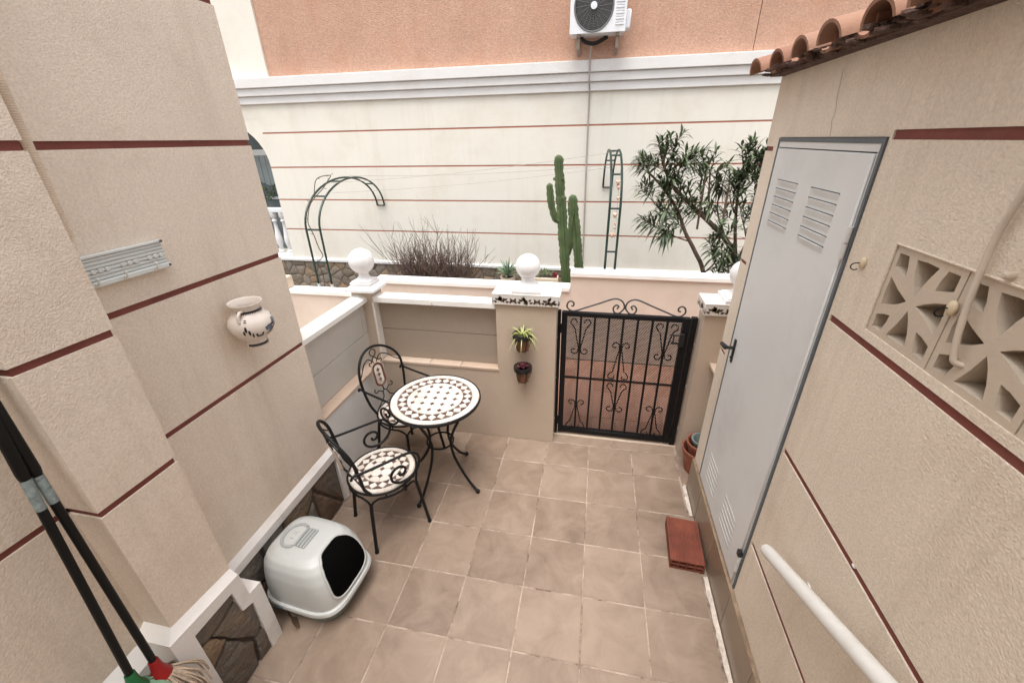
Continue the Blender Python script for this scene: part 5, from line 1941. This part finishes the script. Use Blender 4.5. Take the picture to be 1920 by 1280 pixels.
def leaf_blade(b_, p, d, l, w_, droop=.3, up=Vector((0, 0, 1))):
    d = d.normalized()
    sd_ = d.cross(up)
    if sd_.length < 1e-3: sd_ = Vector((1, 0, 0))
    sd_.normalize()
    n = sd_.cross(d)
    vs_ = []
    for k, (t, f) in enumerate(((0, .25), (.3, .95), (.62, .85), (1, .03))):
        c_ = p + d * l * t - Vector((0, 0, 1)) * droop * l * t * t
        vs_ += [c_ - sd_ * w_ * f + n * w_ * .25 * f, c_, c_ + sd_ * w_ * f + n * w_ * .25 * f]
    b_.add(vs_, [(k * 3 + q, k * 3 + q + 1, k * 3 + q + 4, k * 3 + q + 3) for k in range(3) for q in (0, 1)])


# oleander
ol = empty('oleander', (1.32, 2.45, .36), 'dark green oleander shrub with long narrow leaves beside the door wall', 'shrub')
ro = random.Random(12)
stems = [
    ([(1.55, 2.5, .34), (1.50, 2.48, .95), (1.34, 2.45, 1.22), (1.12, 2.42, 1.42), (.90, 2.4, 1.60), (.72, 2.4, 1.76), (.60, 2.4, 1.94), (.54, 2.4, 2.08)], .034),
    ([(1.22, 2.42, .34), (1.16, 2.40, .85), (1.03, 2.40, 1.10), (.90, 2.4, 1.30), (.80, 2.4, 1.50), (.66, 2.42, 1.70), (.50, 2.42, 1.86), (.42, 2.42, 1.92)], .026),
    ([(1.50, 2.48, .95), (1.42, 2.5, 1.35), (1.38, 2.5, 1.65), (1.36, 2.5, 1.88), (1.38, 2.5, 1.98)], .020),
    ([(1.12, 2.42, 1.42), (1.08, 2.42, 1.65), (1.05, 2.42, 1.88), (1.06, 2.42, 1.90)], .014),
    ([(.98, 2.40, 1.20), (.80, 2.38, 1.26), (.66, 2.36, 1.33), (.60, 2.36, 1.38)], .009),
    ([(1.16, 2.40, .85), (1.24, 2.34, 1.0), (1.20, 2.32, 1.12), (1.18, 2.3, 1.18)], .010),
    ([(1.50, 2.48, .95), (1.62, 2.5, 1.4), (1.66, 2.5, 1.8), (1.62, 2.5, 1.98)], .018),
    ([(1.38, 2.5, 1.65), (1.50, 2.46, 1.85), (1.52, 2.45, 1.98)], .011),
    ([(1.34, 2.45, 1.22), (1.20, 2.5, 1.55), (1.22, 2.52, 1.85)], .012),
    ([(.80, 2.40, 1.50), (.66, 2.38, 1.52), (.54, 2.36, 1.60), (.47, 2.36, 1.70)], .009),
    ([(.66, 2.42, 1.75), (.70, 2.4, 1.95), (.74, 2.4, 1.98)], .008),
    ([(1.55, 2.5, .6), (1.60, 2.4, 1.0), (1.50, 2.38, 1.30), (1.42, 2.36, 1.48)], .014),
    ([(1.60, 2.4, 1.0), (1.66, 2.4, 1.35), (1.58, 2.4, 1.6), (1.50, 2.4, 1.8)], .014),
    ([(1.38, 2.5, 1.5), (1.30, 2.42, 1.62), (1.26, 2.4, 1.74)], .009),
    ([(1.3, 2.4, .6), (1.42, 2.35, .85), (1.40, 2.34, 1.05)], .012),
    ([(1.22, 2.42, .6), (1.30, 2.4, .78), (1.36, 2.38, .9)], .010),
]
for q, r in stems[:3]:
    P = smooth_path(q, 6)
    MB().tube(P, [r * (1 - .65 * i / (len(P) - 1)) for i in range(len(P))], 8).build('trunk', M['bark'], ol)
bs = MB()
bl_ = MB()
allst = []
for si, (q, r) in enumerate(stems):
    P = smooth_path(q, 6)
    if si > 2: bs.tube(P, [r * (1 - .6 * i / (len(P) - 1)) for i in range(len(P))], 6)
    i0 = int(len(P) * (.42 if si < 2 else .30))
    for i in range(i0, len(P)):
        allst.append((P[i], (P[i] - P[i - 1]).normalized(), i / (len(P) - 1), si))
for (p, t, f, si) in allst:
    if f < .96 and ro.random() < .30: continue
    d = (t * .8 + Vector((ro.uniform(-1, 1), ro.uniform(-.8, .8), ro.uniform(-.35, .9)))).normalized()
    l = ro.uniform(.12, .30)
    if f > .96:
        d = t.copy()
        l = .11
    q1 = p + d * l * .5
    q2 = p + d * l + Vector((0, 0, .02))
    bs.tube([p, q1, q2], .0035, 4, cap=False)
    nw = int(l / .034)
    for w2 in range(nw):
        u = .25 + .75 * (w2 + 1) / nw
        c_ = p.lerp(q1, u * 2) if u < .5 else q1.lerp(q2, u * 2 - 1)
        for a in range(3):
            an = 2 * pi * a / 3 + ro.uniform(-.4, .4) + w2 * 1.05
            o1 = d.orthogonal().normalized()
            o2 = d.cross(o1)
            ld = (d * (.45 + .9 * u * u) + (o1 * cos(an) + o2 * sin(an)) * ro.uniform(.7, 1.1) + Vector((0, 0, ro.uniform(-.15, .15))))
            leaf_blade(bl_, c_, ld, ro.uniform(.11, .18) * (1.05 - .25 * (w2 == nw - 1)), ro.uniform(.0105, .015), ro.uniform(.15, .7))
tag(bl_.build('foliage', M['leaf'], ol, fixn=False), kind='stuff')
tag(bs.build('side_branches', M['bark'], ol), kind='stuff')
# bare cut stakes in the shrub
for (x, z0, z1) in ((1.00, 1.35, 2.02), (1.245, 1.2, 1.78)):
    MB().tube([(x, 2.35, z0), (x - .012, 2.35, z1)], .012, 6).build('cut_branch', M['bark'], ol)


def potted(name, x, y, z, rt, h, lab, cat, mats):
    e = empty(name, (x, y, z), lab, cat)
    pot(MB(), x, y, z, rt, rt * .75, h, .03).build('pot', M['cpot'], e)
    MB().lathe([(0.0001, 0), (rt - .012, 0)], (x, y, z + h - .02), 20).build('soil', M['soil'], e, fixn=False)
    return e


ag = potted('potted_agave', -1.015, 2.03, .37, .085, .475, 'small spiky green agave in a cream pot left of the stone ball', 'potted plant', None)
b = MB()
ra_ = random.Random(6)
for i in range(34):
    a = i * 2.399
    el = .25 + 1.15 * (i / 34)
    l = ra_.uniform(.17, .25)
    d = Vector((cos(a) * cos(el), sin(a) * cos(el), sin(el)))
    leaf_blade(b, Vector((-1.015, 2.03, .85)), d, l, .012, .12)
tag(b.build('leaves', M['agave'], ag, fixn=False), kind='stuff')
sp = empty('succulent_trough', (-.56, 2.04, .37), 'cream trough of green and crimson succulents right of the stone ball', 'potted plant')
MB().rbox(-.73, -.44, 1.97, 2.11, .37, .858, .006).build('trough', M['cpot'], sp)
MB().box(-.715, -.455, 1.985, 2.095, .855, .8605).build('soil', M['soil'], sp, smooth=False)
b, b2 = MB(), MB()
for i in range(90):
    x, y = ra_.uniform(-.68, -.50), ra_.uniform(1.99, 2.09)
    hh = .075 * (1 - ((x + .57) / .12) ** 2)
    leaf_blade(b, Vector((x, y, .86 + max(0, hh) * ra_.random())), Vector((ra_.uniform(-.6, .6), ra_.uniform(-.6, .6), 1)), ra_.uniform(.02, .04), .006, 0)
for i in range(46):
    x, y = ra_.uniform(-.505, -.455), ra_.uniform(1.985, 2.08)
    leaf_blade(b2, Vector((x, y, .86 + ra_.uniform(0, .025))), Vector((ra_.uniform(-.8, .8), ra_.uniform(-.8, .8), 1)), ra_.uniform(.02, .038), .008, .1)
tag(b.build('green_leaves', M['succ'], sp, fixn=False), kind='stuff')
tag(b2.build('crimson_leaves', M['succr'], sp, fixn=False), kind='stuff')
o = MB().rbox(-3.86, -3.70, 1.74, 1.87, .657, .80, .008).build('planter_pot', M['cpot'])
tag(o, 'small cream pot standing on the coping at the left end of the planter', 'plant pot')


# house behind the viewer closes the patio
bw = MB().box(-2.1, 3.2, -4.5, -4.25, 0, 4.0).build('rear_house_wall', M['stucco'], smooth=False)
tag(bw, 'beige roughcast house wall behind the viewer', 'wall')

# hairline crack in the render above the door
rc = random.Random(3)
pts_ = [(XR - .0004, -.62 - .035 * i / 9 + rc.uniform(-.006, .006), 2.44 - .20 * i / 9) for i in range(10)]
MB().tube(pts_, .0009, 4).build('hairline_crack', M['pipe'], sh)
